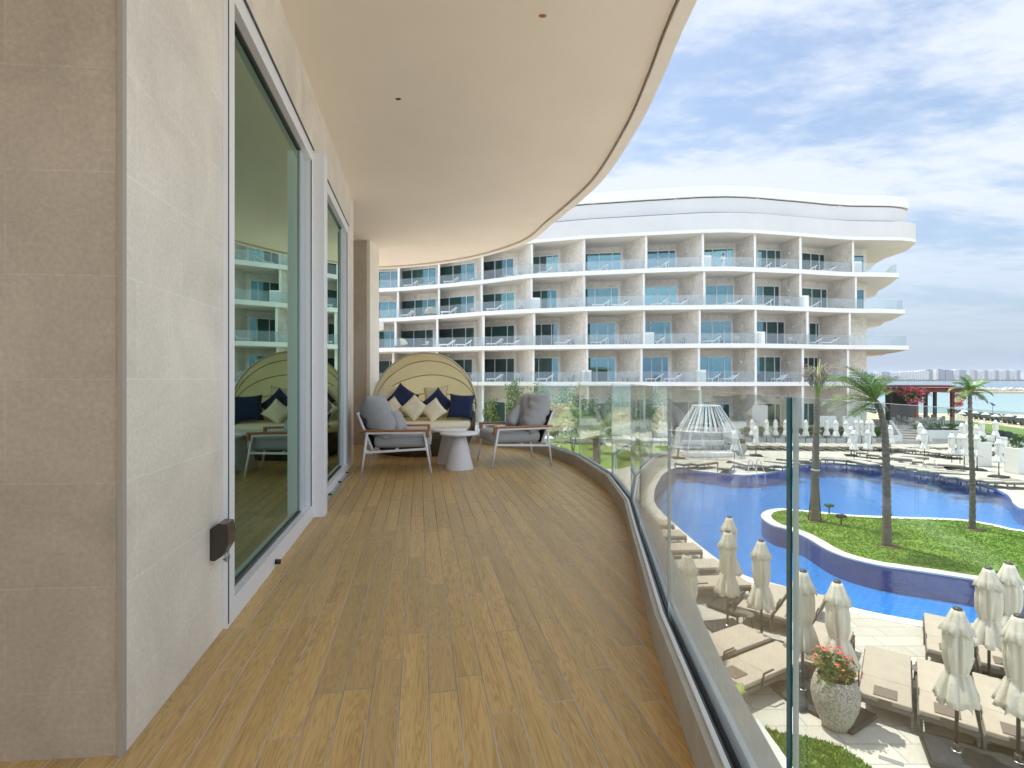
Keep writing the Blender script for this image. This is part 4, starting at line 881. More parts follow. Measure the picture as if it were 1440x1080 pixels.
# ------------------------------------------------------------------ far shore
m = MB(); m.prism([(1380, 1960), (1500, 1945), (1980, 1950), (2300, 2000), (2300, 2400), (900, 2400), (900, 2050)], -2., 1.2); struct(m.build('far_shore', 'sand'))
m = MB(); rs = random.Random(5)
for k in range(900):
    x = rs.uniform(1370, 2200); leaves(m, (x, 1990+rs.uniform(-15, 15), 2.5), (7, 6, 4), 3, 4, rs, (0,), lump=0)
fo2 = m.build('shore_trees', 'far_green', fix=False); fo2['kind'] = 'stuff'; fo2['label'] = 'low line of dark trees along the far shore'
def tower(px0, px1, ytop, Y, m1, lab, floors=10, cols=6, glass='tower_glass'):
    x0, x1 = (px0-720)/F*Y, (px1-720)/F*Y; zt = 6+(534-ytop)/F*Y; cxx = (x0+x1)/2
    t = thing('tower_block', lab, 'building', (cxx, Y+10, 0), 0, 'blocks on the far shore'); hw = (x1-x0)/2
    b = MB(); b.box(-hw, hw, -10, 10, 0, zt); b.box(-hw*.4, hw*.3, -4, 6, zt, zt+2.2); g = b; g.mi = 1; ch = (zt-3)/floors; cw = 2*hw/cols
    for i in range(floors):
        for j in range(cols): g.box(-hw+cw*(j+.18), -hw+cw*(j+.82), -10.3, -10.02, 2+ch*(i+.25), 2+ch*(i+.82))
    g.build('wall', [m1, glass], t)
T = [(1224, 1240, 524, 'tower_pale', 'long pale block at the left end of the far shore'), (1240, 1252, 523, 'tower_mid', 'grey block second from the left on the far shore'), (1252.5, 1264, 523.5, 'tower_pale', 'wide pale block behind the pergola roof on the far shore'),
     (1265, 1275, 523, 'tower_pale', 'low stepped white block right of the pergola on the far shore'), (1275.5, 1290, 522.5, 'tower_pale', 'stepped white hotel block with many windows on the far shore'), (1290.5, 1307, 521.5, 'tower_pale', 'taller stepped white hotel block on the far shore'),
     (1307.5, 1312, 520.5, 'tower_glass', 'narrow dark glass tower joined to the stepped hotel'), (1316.5, 1320, 520.5, 'tower_pale', 'thin pale tower left of the first broad glass tower'), (1321, 1329, 520, 'tower_glass', 'first broad dark glass tower on the far shore'),
     (1330, 1341, 521, 'tower_glass', 'second broad dark glass tower, slightly lower, on the far shore'), (1342.5, 1349, 520, 'tower_pale', 'pale block between the glass towers and the thin palm'), (1350, 1359, 520.5, 'tower_mid', 'grey brown block just left of the thin palm top')]
for k in range(13):
    T.append((1370+k*5.05, 1374.4+k*5.05, 520.3+(k % 3)*.4, 'tower_pale' if k % 3 else 'tower_mid', f'narrow pale tower, {ORD(k)} in the row right of the thin palm on the far shore'))
for a in T:
    tower(a[0], a[1], a[2], 2000, a[3], a[4], 9 if a[3] != 'tower_glass' else 12, 3 if a[1]-a[0] < 6 else 7, 'tower_glass' if a[3] != 'tower_glass' else 'tower_mid')
# breakwater rocks
rs = random.Random(8); m = MB()
for k in range(420):
    x = rs.uniform(262, 640); y = 300+rs.uniform(-8, 10)+(rs.random()*6 if x > 420 else 0); s_ = rs.uniform(.8, 2.2)*(1.5 if x > 330 else 1); bm = bmesh.new(); bmesh.ops.create_icosphere(bm, subdivisions=1, radius=s_)
    for v in bm.verts: v.co *= rs.uniform(.7, 1.15)
    m.bm(bm, smooth=False, M=Matrix.Translation((x, y, -.5+rs.uniform(0, .9))))
o = m.build('breakwater_rocks', 'rock'); o['kind'] = 'stuff'; o['label'] = 'pale boulders piled along the sandbar breakwater'
# ------------------------------------------------------------------ closed parasols
def parasol(fabric, sd=0):
    t = thing('closed_parasol', 'x', 'parasol', (0, 0, 0), 0, 'closed cream parasols round the pool')
    H = 2.40
    prof = [(.035, H-.02), (.075, H-.03), (.10, H-.10), (.15, H-.24), (.205, H-.37), (.20, H-.375), (.155, H-.36), (.165, H-.44), (.175, H-.60), (.17, H-.80), (.135, H-.97), (.125, H-1.0), (.15, H-1.05), (.20, H-1.2), (.24, H-1.36), (.265, H-1.46), (.25, H-1.465), (.16, H-1.40), (.05, H-1.38)]
    def mod(a, r, z):
        k = (H-z)
        amp = .10 if k < .34 else (.13 if k < .97 else .17)
        w = abs(sin(4*a+.3*sin(3*z+sd)+sd))**.7
        return 1-amp+amp*2*w+.06*sin(13*a+z*4+sd*2)*(k > .35)+.07*sin(2*a+sd+z*2)*(k > .35)+.04*sin(a*21+z*9)*(k > 1.02)
    def lz(m_):   # ruffled hems
        m_.v = [(x, y, z+(.028*sin(8*math.atan2(y, x))+.015*sin(13*math.atan2(y, x)) if (math.hypot(x, y) > .19 and (z < H-1.3 or H-.40 < z < H-.33)) else 0)) for x, y, z in m_.v]
    m = MB(); m.lathe(prof, n=56, mod=mod, cap=False); lz(m); cn = m.build('canopy', fabric, t)
    m = MB(); m.lathe([(.138, H-.97), (.142, H-.985), (.138, H-1.0)], n=24, cap=False); m.build('tie_strap', fabric, cn)
    m = MB(); m.lathe([(.001, H+.02), (.05, H+.012), (.062, H-.005), (.062, H-.03), (.03, H-.035)], n=16); m.build('finial', 'pole', t)
    m = MB(); m.tube([(0, 0, .12), (0, 0, H-.03)], .026, 12); m.build('pole', 'pole', t)
    m = MB(); m.lathe([(.045, .10), (.048, .26), (.036, .27)], n=14); m.tube([(.04, 0, .22), (.09, 0, .22)], .012, 6); m.build('pole_socket', 'pole', t)
    m = MB(); m.bev(-.42, .42, -.42, .42, 0.012, .10, .03, smooth=False, n=2)
    m.prism([(-.40, -.40), (.40, -.40), (.40, .40), (-.40, .40)], .098, .10)
    vs = [(-.38, -.38, .10), (.38, -.38, .10), (.38, .38, .10), (-.38, .38, .10), (-.13, -.13, .15), (.13, -.13, .15), (.13, .13, .15), (-.13, .13, .15)]
    m.add(vs, [(0, 1, 5, 4), (1, 2, 6, 5), (2, 3, 7, 6), (3, 0, 4, 7), (4, 5, 6, 7)], 0, False); b_ = m.build('weight_base', 'base_dark', t)
    m = MB(); m.lathe([(.07, .151), (.075, .16), (.05, .165)], n=20); m.build('ring', 'steel', b_); return t
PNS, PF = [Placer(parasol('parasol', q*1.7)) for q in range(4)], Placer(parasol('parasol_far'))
def par_at(pl, px, pyt, lab, rz):
    Y = F*(6-2.42)/(pyt-534.); X = (px-720)/F*Y; return pl.put((X, Y, 0), rz, lab)
near = [(969, 777, 'closed parasol nearest the deck ledge, seen low through the glass', 20), (1025, 725.5, 'closed parasol standing right behind another one by the pool edge', 40), (1023, 745, 'closed parasol in front of another one left of the glass joint', 10),
        (1071, 759, 'closed parasol in front of the pool, left of the tall glass edge', 55), (1128.5, 800, 'closed parasol just right of the tall glass edge', 12), (1181, 815.5, 'closed parasol right behind the flowering stone planter', 31),
        (1344.8, 853, 'large closed parasol with its whole dark weight base in view, bottom right', -28), (1391, 796, 'closed parasol behind the large one, left of the pair at the right', -28), (1418, 790.5, 'closed parasol farthest back in the bottom right cluster', 5), (1432, 862.5, 'closed parasol cut by the right edge of the picture', -25)]
for q, (px, py, lab, rz) in enumerate(near):
    o = par_at(PNS[q % 4], px, py, lab, R(rz)); o.rotation_euler = (R((q*37 % 5-2)*.35), R((q*53 % 5-2)*.4), R(rz))
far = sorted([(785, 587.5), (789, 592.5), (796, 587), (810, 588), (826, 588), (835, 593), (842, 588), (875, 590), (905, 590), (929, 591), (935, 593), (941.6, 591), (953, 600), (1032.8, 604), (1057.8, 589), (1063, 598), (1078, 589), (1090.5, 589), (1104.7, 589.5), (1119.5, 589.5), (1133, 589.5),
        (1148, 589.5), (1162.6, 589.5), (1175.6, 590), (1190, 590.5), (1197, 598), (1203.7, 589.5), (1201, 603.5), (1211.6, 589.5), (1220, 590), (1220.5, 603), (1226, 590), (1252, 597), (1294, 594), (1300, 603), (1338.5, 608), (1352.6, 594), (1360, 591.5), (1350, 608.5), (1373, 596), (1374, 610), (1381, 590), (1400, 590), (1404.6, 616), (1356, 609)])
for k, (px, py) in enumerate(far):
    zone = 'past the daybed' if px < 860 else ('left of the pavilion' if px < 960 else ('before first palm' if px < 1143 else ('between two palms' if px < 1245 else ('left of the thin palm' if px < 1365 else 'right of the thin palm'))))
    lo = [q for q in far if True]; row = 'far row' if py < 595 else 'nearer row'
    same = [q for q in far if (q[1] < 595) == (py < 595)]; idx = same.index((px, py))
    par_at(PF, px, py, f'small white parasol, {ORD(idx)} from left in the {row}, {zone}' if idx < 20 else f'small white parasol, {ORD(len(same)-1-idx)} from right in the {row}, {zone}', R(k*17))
# ------------------------------------------------------------------ loungers by the pool
def lounger(far_=False):
    t = thing('sun_lounger', 'x', 'sun lounger', (0, 0, 0), 0, 'beige sun loungers round the pool'); L, W2 = 1.04, .38
    m = MB()
    for y in (-W2, W2): m.bar((-L, y, .30), (L, y, .30), .035, .07)
    m.bar((-L+.018, -W2, .30), (-L+.018, W2, .30), .035, .07); m.bar((L-.018, -W2, .30), (L-.018, W2, .30), .035, .07)
    m.build('frame', 'lounger_frame', t)
    for x in (-L+.05, L-.05):
        for y in (-W2, W2): m = MB(); m.box(x-.03, x+.03, y-.02, y+.02, .012, .264); m.build('leg', 'lounger_frame', t)
    if not far_:
        m = MB()
        for y in (-W2-.03, W2+.03):
            m.bar((-.55, y, .28), (-.50, y, .52), .025, .03); m.bar((-.50, y, .52), (-.22, y, .53), .03, .02)
        m.build('arm_bar', 'pole', t)
    m = MB(); m.box(-L+.01, L-.01, -W2+.018, W2-.018, .27, .345); m.build('sling', 'lounger_side', t)
    m = MB(); m.bev(-L, -.30, -W2+.005, W2-.005, .346, .43, .018, n=3); m.bev(-.298, L, -W2+.005, W2-.005, .346, .43, .018, n=3); mt = m.build('mattress', 'mattress' if not far_ else 'mattress_pale', t)
    if not far_:
        m = MB(); m.bev(-L+.06, -L+.40, -.17, .17, .431, .448, .006, n=2); m.build('head_flap', 'head_flap', mt)
        m = MB(); m.bar((-L+.4, 0, .44), (-L+.40, 0, .44001), .01) if False else m.box(-L-.006, -L-.001, -.10, .10, .30, .42); m.build('strap', 'head_flap', mt)
    return t
LN, LF = Placer(lounger()), Placer(lounger(True))
NEAR = [(7.12, 9.87, 53, 'beige lounger immediately right of the flowering stone planter'), (7.80, 9.37, 53, 'beige lounger second in the row right of the stone planter, behind the big parasol'), (8.46, 8.86, 53, 'beige lounger third in the row right of the stone planter'), (9.13, 8.32, 53, 'beige lounger at the right end of the front row, mostly out of the picture'),
        (9.54, 11.38, 53, 'beige lounger at the pool edge, left one of the back group at right'), (10.20, 10.87, 53, 'beige lounger at the pool edge, second of the back group at right'), (10.87, 10.35, 53, 'beige lounger at the pool edge, third of the back group at right'),
        (6.62, 10.98, 49, 'beige lounger behind the stone planter, its far corner towards the pool'), (6.50, 13.35, 50, 'beige lounger of the pair by the pool, left of the tall glass edge'), (7.16, 12.85, 50, 'beige lounger of the pair by the pool, cut by the tall glass edge'),
        (4.52, 11.06, 29, 'wide beige lounger near the ledge, rear one of the closest pair'), (4.93, 10.27, 29, 'wide beige lounger near the ledge, front one of the closest pair'),
        (5.2, 20.3, 3, 'lounger farthest up the narrow terrace left of the pool'), (5.2, 18.9, 3, 'second farthest lounger on the narrow terrace left of the pool'), (5.2, 17.35, 3, 'third farthest lounger on the narrow terrace, by a round table'), (5.3, 15.75, 4, 'lounger on the narrow terrace just behind the front parasol'), (5.45, 14.4, 5, 'lounger on the narrow terrace with the parasol before it'),
        (3.2, 12.9, 28, 'lounger half hidden under the deck ledge')]
for x, y, a, lab in NEAR: LN.put((x, y, 0), R(a), lab)
FARL = []
for k in range(19): FARL.append((19.6+k*.93, 45.2-.08*k, 90+((k*37) % 5)-2, f'small lounger, {ORD(k)} from the left in the straight row below the far hedge'))
EB = [(970, 650, 30), (989, 650, 30), (1021, 655, 60), (1043, 650, 100), (1064, 652, 120), (1082, 652, 130), (1099, 649.5, 140), (1115, 645.5, 150), (1131, 644, 150), (1150, 643.5, 150), (1167, 644.5, 145), (1185, 645, 140), (1213, 649.5, 95), (1237, 648, 140), (1252, 651, 140), (1268, 654, 140), (1285, 656.5, 145), (1302, 659, 150), (1320, 662, 150), (1336, 664, 152), (1355, 670, 165), (1381, 673.5, 170), (1408, 675.5, 175), (1434, 676.5, 178)]
for k, (px, py, a) in enumerate(EB):
    x, y = P(px, py, .4); FARL.append((x, y, a, f'small lounger at the far pool edge, {ORD(k)} from the left' if k < 12 else f'small lounger at the far pool edge, {ORD(len(EB)-1-k)} from the right'))
EC = [(1228, 637, 130), (1243, 640, 130), (1262, 643, 135), (1280, 641, 150), (1296, 632, 160), (1312, 634, 165), (1330, 636, 170), (1347, 638, 170), (1246, 628, 100), (1262, 629, 100), (1398, 632, 170), (1412, 634, 170), (1425, 636, 170), (1310, 649, 150), (1326, 652, 150)]
for k, (px, py, a) in enumerate(EC):
    x, y = P(px, py, .4); FARL.append((x, y, a, f'small lounger set back from the pool, {ORD(k)} of the loose right group'))
for x, y, a, lab in FARL: LF.put((x, y, 0), R(a), lab)
# small round tables between the loungers
def rtable():
    t = thing('round_table', 'x', 'table', (0, 0, 0), 0, 'small dark round tables between loungers')
    m = MB(); m.lathe([(.001, .40), (.20, .40), (.215, .405), (.215, .418), (.20, .422), (.001, .422)], n=28); m.build('tabletop', 'lounger_frame', t)
    for q in range(3): a = 2*pi*q/3; m = MB(); m.tube([(.17*cos(a), .17*sin(a), .40), (.20*cos(a), .20*sin(a), .012)], .012, 6); m.build('leg', 'lounger_frame', t)
    return t
RT = Placer(rtable())
for x, y, lab in ((4.95, 16.6, 'small round table between loungers on the narrow terrace'), (7.95, 9.98, 'small round table beside the big parasol at right'), (5.55, 12.4, 'small round table between the two lounger pairs')): RT.put((x, y, 0), 0, lab)
# ------------------------------------------------------------------ stone planter with flowers
def flowers(mb, c, rad, n, rng, mis, size):
    for _ in range(n):
        d = Vector((rng.gauss(0, 1), rng.gauss(0, 1), abs(rng.gauss(0, 1))*.9+.1)).normalized()*rng.uniform(.75, 1.1); p = Vector((c[0]+d.x*rad[0], c[1]+d.y*rad[1], c[2]+d.z*rad[2])); mi = rng.choice(mis)
        for q in range(5):
            a = 2*pi*q/5+rng.random(); e = p+Vector((cos(a), sin(a), .35))*size; s_ = Vector((-sin(a), cos(a), 0))*size*.45
            mb.add([p, p+(e-p)*.6-s_, e, p+(e-p)*.6+s_], [(0, 1, 2, 3)], mi, False)
px_, py_ = P(1174.5, 1022)
PT = thing('stone_planter', 'tall egg-shaped speckled stone planter on the paving', 'planter', (px_, py_, 0))
m = MB(); m.lathe([(.17, .013), (.20, .03), (.27, .18), (.345, .38), (.375, .55), (.365, .68), (.325, .82), (.30, .88), (.275, .885), (.265, .86), (.27, .80), (.01, .79)], n=48); m.build('pot', 'terrazzo', PT)
m = MB(); m.lathe([(.255, .80), (.2, .825), (.01, .83)], n=20); m.build('soil', 'soil', PT)
rng = random.Random(21)
FB = thing('flowering_shrub', 'small shrub with red and orange flowers growing in the stone planter', 'shrub', (px_, py_, .83))
m = MB()
for k in range(16):
    a = rng.uniform(0, 2*pi); r = rng.uniform(.1, .3); h = rng.uniform(.2, .46); m.tube([(0, 0, -.02), (cos(a)*r*.5, sin(a)*r*.5, h*.6), (cos(a)*r, sin(a)*r, h)], [.008, .006, .003], 5)
m.build('stem', 'bark', FB)
m = MB(); leaves(m, (-.03, 0, .22), (.36, .33, .30), 1100, .052, rng, (0, 1, 2), lump=16); m.build('foliage', ['leaf_a', 'leaf_b', 'leaf_y'], FB, fix=False)
m = MB(); flowers(m, (-.07, 0, .26), (.33, .28, .30), 60, rng, (0, 0, 1), .030); flowers(m, (.12, -.1, .06), (.22, .22, .18), 22, rng, (1, 0), .030); m.build('flower', ['petal_red', 'petal_orange'], FB, fix=False)
# broad leaved plant rising just beyond the ledge
x, y = 3.62, 8.75
BP = thing('broad_leaf_plant', 'yellow green broad-leaved plant poking out from under the deck ledge', 'plant', (x, y, 0)); m = MB(); rng = random.Random(4)
for k in range(15):
    a = rng.uniform(0, 2*pi); e = rng.uniform(.2, 1.1); d = Vector((cos(a)*cos(e), sin(a)*cos(e), sin(e))); b0 = Vector((0, 0, .3+.02*k)); sd_ = d.cross(Vector((0, 0, 1))).normalized(); L_ = rng.uniform(.35, .55)
    pts = []
    for i in range(7): q = i/6; c = b0+d*L_*(q+.25)+Vector((0, 0, -.25*q*q*L_)); w_ = .11*sin(pi*min(1, q*.92+.06)); pts += [c-sd_*w_+Vector((0, 0, .02)), c, c+sd_*w_+Vector((0, 0, .02))]
    m.add(pts, [(i*3+j, i*3+j+1, i*3+j+4, i*3+j+3) for i in range(6) for j in range(2)], rng.choice((0, 1, 1)), True)
m.build('foliage', ['leaf_a', 'leaf_y'], BP, fix=False); m = MB(); m.tube([(0, 0, 0), (0, 0, .6)], .03, 6); m.build('stem', 'bark', BP)
# low rendered wall below the ledge
m = MB(); m.box(2.6, 4.05, 6.2, 8.55, .0, .42); o = m.build('low_terrace_wall', 'band_grey'); tag(o, 'low grey rendered wall on the ground just beyond the deck ledge', 'wall'); 
# ------------------------------------------------------------------ palms
def trunk(mb, pts, rad, rng, rings=True):
    c = spline(pts, 14); n = len(c); mb.tube(c, [rad[0]+(rad[1]-rad[0])*(i/(n-1))**.7+(.02 if i % 2 else 0) for i in range(n)], 14)
def palm(name, label, base, path, rad, fr_, seed, mats=('palm_leaf', 'palm_leaf_y', 'palm_dead'), skirt=0, lk=1.25):
    t = thing(name, label, 'palm tree', base, 0, 'young palms by the pool'); rng = random.Random(seed); m = MB(); trunk(m, path, rad, rng); m.build('trunk', 'bark', t)
    top = Vector(path[-1]); m = MB()
    for yaw, L, lift, droop, leaf in fr_: frond(m, top, R(yaw), L, R(lift), R(droop), leaf*lk, rng, n=34, mi=0 if rng.random() < .8 else 1, rmi=1, wid=.023)
    for k in range(skirt):
        a = rng.uniform(0, 2*pi); m.tube([top+Vector((0, 0, -.1-.02*k)), top+Vector((cos(a)*.3, sin(a)*.3, -.05-.02*k)), top+Vector((cos(a)*.42, sin(a)*.42, -.35))], [.02, .015, .005], 5, 2)
    m.build('crown', list(mats), t, fix=False); return t
x2, y2 = P(1247, 767, .03)
palm('palm_tree', 'leafy young palm on the grass island with most fronds blown to the left', (x2, y2, .03), [(0, 0, 0), (.0, 0, 1.5), (-.03, 0, 3.2), (-.08, 0, 4.2), (-.26, .0, 4.95), (-.40, 0, 5.2)], (.15, .07),
     [(182, 2.15, 38, 60, .62), (172, 2.0, 55, 70, .62), (192, 2.0, 22, 50, .6), (163, 1.9, 12, 45, .55), (205, 1.6, 66, 60, .6), (186, 2.0, 5, 40, .55), (150, 1.5, 75, 45, .6), (225, 1.6, 48, 60, .55), (140, 1.5, 50, 45, .6), (100, 1.0, 80, 20, .45), (15, 1.0, 74, 8, .42), (178, 1.7, 72, 50, .6), (250, 1.4, 35, 55, .5), (270, 1.3, 65, 50, .5), (200, 1.3, -15, 30, .45), (176, 2.0, 48, 55, .62), (190, 1.6, 50, 40, .6), (168, 1.2, -25, 20, .4)], 31, skirt=18)
x3, y3 = P(1367, 744, .03)
palm('palm_tree', 'thin young palm with a small upright tuft, rightmost on the grass island', (x3, y3, .03), [(0, 0, 0), (.02, 0, 1.8), (-.05, 0, 3.6), (-.09, 0, 5.3), (-.09, 0, 5.5)], (.11, .045),
     [(0, .85, 60, 60, .26), (40, .8, 50, 90, .25), (180, .8, 55, 70, .26), (150, .8, 35, 90, .25), (215, .85, 10, 60, .26), (320, .8, 20, 80, .26), (10, .75, -5, 60, .25), (190, .8, -20, 40, .24), (90, .7, 85, 15, .24), (-10, .85, 40, 30, .22), (340, .8, -25, 35, .24), (170, .7, 75, 30, .25), (270, .6, 50, 80, .25)], 32, skirt=6)
x1, y1 = P(1146, 732, .03)
t = thing('bare_palm', 'dying palm with a bare grey stub crown, leftmost on the grass island', 'palm tree', (x1, y1, .03), 0, 'young palms by the pool'); rng = random.Random(77)
m = MB(); trunk(m, [(0, 0, 0), (.0, 0, 1.6), (.04, 0, 3.2), (.09, 0, 4.6), (.10, 0, 5.2)], (.19, .075), rng); m.build('trunk', 'bark', t)
m = MB(); m.tube([(.10, 0, 5.1), (.14, 0, 5.9), (.22, 0, 6.85)], [.09, .06, .015], 8, 1)
for k in range(9):
    a = rng.uniform(0, 2*pi); r = rng.uniform(.18, .34); m.tube([(.10, 0, 5.15+.05*k), (.12+cos(a)*r*.6, sin(a)*r*.6, 5.75+.05*k), (.14+cos(a)*r*1.5, sin(a)*r*1.5, 6.25+.05*k)], [.05, .035, .012], 6, 1 if k % 3 else 0)
for k in range(130):
    a = rng.uniform(0, 2*pi); r = rng.uniform(.35, 1.05); z = rng.uniform(5.9, 6.5); b0 = Vector((.12+cos(a)*.25, sin(a)*.25, z-.25)); e = Vector((.12+cos(a)*r, sin(a)*r, z+rng.uniform(-.25, .3))); mid = (b0+e)/2+Vector((0, 0, .2)); m.tube([b0, mid, e, e+Vector((rng.uniform(-.1, .1), 0, -.15))], [.013, .011, .008, .004], 4, 2)
m.build('crown', ['palm_leaf', 'palm_leaf_y', 'palm_dead'], t, fix=False)
m = MB(); m.tube([(-.22, .1, 0), (-.06, 0, 2.2)], .02, 6); m.tube([(.20, -.1, 0), (.10, -.02, 2.2)], .02, 6); m.build('support_stake', 'pole', t)
m = MB(); m.lathe([(.13, 2.1), (.175, 2.12), (.175, 2.18), (.13, 2.2)], .02, 0, 14); m.build('tie_rope', 'rope', t)
palm('palm_tree', 'low green palm below the deck, its fronds showing through the curved glass', (2.75, 17.2, 0), [(0, 0, 0), (.03, 0, 1.3), (.05, 0, 2.8), (.05, 0, 4.0)], (.16, .11),
     [(a_, L_, lf, dr, .55) for a_, L_, lf, dr in ((10, 2.2, 25, 75), (40, 2.0, 40, 85), (75, 2.1, 45, 90), (110, 2.0, 50, 90), (150, 2.2, 40, 80), (185, 2.1, 48, 80), (215, 2.0, 25, 70), (250, 2.1, 35, 80), (285, 2.0, 28, 85), (325, 2.1, 30, 80), (355, 2.0, 5, 55), (20, 1.8, 70, 90), (140, 1.8, 72, 80), (200, 1.8, 68, 90), (305, 1.8, 60, 90), (170, 1.9, 15, 60))], 35, skirt=5)
# spot lamp and stakes on the island
for px, py, lab in ((1166, 722, 'small green garden lamp beside the dying palm'), (1183, 738, 'small dark spike lamp on the island grass')):
    x, y = P(px, py, .03); t = thing('garden_lamp', lab, 'lamp', (x, y, .03)); m = MB(); m.tube([(0, 0, 0), (0, 0, .3)], .03, 8); m.build('stake', 'pole', t); m = MB(); m.bev(-.16, .16, -.12, .12, .3, .42, .02); m.build('lamp_head', 'leaf_b' if px < 1170 else 'pole', t)
# ------------------------------------------------------------------ shrubs, hedges and trees near the hotel
def bush(name, label, cat, loc, rad, n, size, mats, seed, group=None, stem=0, lump=18, flw=None):
    t = thing(name, label, cat, loc, 0, group); rng = random.Random(seed)
    m = MB(); leaves(m, (0, 0, rad[2]+stem), rad, n, size, rng, tuple(range(len(mats))), lump=lump); m.build('foliage', list(mats), t, fix=False)
    m = MB()
    for k in range(5 if stem else 4):
        a = 2*pi*k/5+.5; h = stem+rad[2]*1.1; m.tube([(0, 0, 0), (cos(a)*rad[0]*.15, sin(a)*rad[1]*.15, stem*.8+.05), (cos(a)*rad[0]*.5, sin(a)*rad[1]*.5, h)], [.05 if stem else .02, .035 if stem else .015, .01], 6)
    m.build('trunk' if stem else 'stem', 'bark', t)
    if flw: m = MB(); flowers(m, (0, 0, rad[2]+stem), rad, flw[1], rng, (0,), flw[2]); m.build('flower', flw[0], t, fix=False)
    return t
G3 = ('leaf_a', 'leaf_b', 'leaf_y')
for k, (px, w_, ytop, ybot, Y, lab) in enumerate(((724, 15, 530, 600, 44, 'slender leafy young tree just right of the daybed canopy'), (757, 17, 532, 600, 43, 'bushy young tree left of a white column'), (806, 22, 536, 610, 40, 'young tree with yellow green leaves behind the glass'), (868, 18, 552, 618, 40, 'leafy shrub tree left of the glass joints'), (900, 30, 566, 616, 42, 'dark leafy bush below the first floor slab'), (782, 16, 556, 612, 41, 'round leafy shrub tree just right of the right lounge chair'), (836, 14, 560, 612, 43, 'slim leafy shrub tree between two taller ones behind the glass'), (690, 10, 556, 600, 45, 'small leafy tree close behind the daybed canopy'))):
    X = (px-720)/F*Y; zt = 6+(534-ytop)/F*Y; r = w_/F*Y; bush('young_tree', lab, 'tree', (X, Y, 0), (r, r, (zt-1.6)/2), 1500, .16, G3, 50+k, 'young trees in front of the hotel', stem=1.5, lump=34)
hed = [(1052, 12), (1072, 12), (1095, 14), (1120, 13), (1140, 12), (1163, 13), (1182, 12), (1232, 12), (835, 14), (860, 12), (785, 14), (925, 16), (945, 12), (716, 10), (690, 12)]
for k, (px, w_) in enumerate(hed):
    Y = 50.2; X = (px-720)/F*Y; bush('garden_shrub', f'yellow green shrub in the bed before the hotel, {ORD(sorted(h[0] for h in hed).index(px))} from the left', 'shrub', (X, Y, .40), (w_/F*Y, .6, .55), 800, .13, ('leaf_y', 'leaf_a', 'leaf_o' if k % 3 == 0 else 'leaf_y', 'leaf_b'), 70+k, 'shrubs in the bed before the hotel')
m = MB(); m.box(3, 34.5, 49.2, 49.5, 0, .42); m.box(-8, 2.9, 49.2, 49.5, 0, .42); m.box(-8, 34.5, 49.51, 52.2, 0, .36)
o = m.build('planter_bed', 'band_grey'); tag(o, 'long low pale planter bed running in front of the hotel', 'planter')
wl_ = [(1150, 1176, 585, 600, 'white terrace wall right of the first palm'), (1185, 1210, 585, 607, 'white terrace wall behind the cluster of parasols'), (1020, 1050, 593, 601, 'low white terrace wall left of the grey partition'), (1212, 1240, 600, 615, 'white terrace wall just left of the second palm')]
for a, b_, y0, y1, lab in wl_:
    Y = 52.8; o = MB(); o.box((a-720)/F*Y, (b_-720)/F*Y, Y, Y+.25, .0, 6+(534-y0)/F*Y); tag(o.build('terrace_wall', 'render_white'), lab, 'wall', 'white terrace walls')
o = MB(); Y = 52.6; o.prism([((1058-720)/F*Y, Y), ((1075.5-720)/F*Y, Y-.6), ((1075.5-720)/F*Y, Y-.35), ((1058-720)/F*Y, Y+.25)], 0, 3.45); tag(o.build('partition_wall', 'band_grey'), 'grey partition wall beside a ground floor terrace', 'wall')
# terrazzo pot with flowers by the pavilion
x, y = P(1041, 640); t = thing('stone_planter', 'small dark stone planter right of the striped pavilion', 'planter', (x, y, 0)); m = MB(); m.lathe([(.25, .01), (.42, .3), (.48, .6), (.42, .95), (.36, .95), (.3, .8), (.01, .8)], n=24); m.build('pot', 'terrazzo', t)
bush('flowering_shrub', 'yellow green shrub growing in the small planter by the pavilion', 'shrub', (x, y, .8), (.55, .5, .5), 500, .1, ('leaf_y', 'leaf_a', 'leaf_o'), 91)
# ------------------------------------------------------------------ striped pavilion with ribs
X, Y = (993-720)/F*41, 41.0
PV = thing('striped_pavilion', 'white striped ribbed canopy pavilion with day beds at the pool edge', 'pavilion', (X, Y, 0))
def pv(a, q):   # q 0 at the top ring to 1 at the ground
    prof = [(0, 1.05, 3.95), (.12, 1.15, 3.75), (.45, 1.95, 2.55), (.62, 2.25, 2.0), (1.0, 2.75, .02)]
    r = interp([(p[0], p[1]) for p in prof], q); z = interp([(p[0], p[2]) for p in prof], q); return (r*cos(a)*1.0, r*sin(a)*.8, z)
m = MB(); k = 72
for i in range(k):
    if i % 2: continue
    a0, a1 = 2*pi*i/k, 2*pi*(i+1.15)/k; qs = [0, .12, .28, .45, .62]; vs = []
    for q in qs: vs += [pv(a0, q), pv(a1, q)]
    m.add(vs, [(2*j, 2*j+1, 2*j+3, 2*j+2) for j in range(4)], 0, False)
m.build('canopy', 'white_seat', PV, fix=False)
for i in range(18):
    a = 2*pi*i/18+.05
    if 3.9 < a < 5.6: qs = [0, .12, .28, .45, .62]
    else: qs = [0, .12, .28, .45, .62, .8, 1.0]
    m = MB(); m.tube([pv(a, q) for q in qs], .05, 6); m.build('rib', 'white_seat' if i % 2 else 'mattress_pale', PV)
m = MB(); m.tube([pv(2*pi*i/24, 0) for i in range(25)], .06, 6); m.tube([pv(2*pi*i/24, .62) for i in range(25)], .05, 6); m.build('ring', 'white_seat', PV)
m = MB(); m.bev(-1.9, 1.9, -.9, 1.2, .01, .35, .05); m.bev(-1.8, 1.8, .8, 1.15, .36, 1.1, .1); m.build('day_bed', 'white_seat', PV)
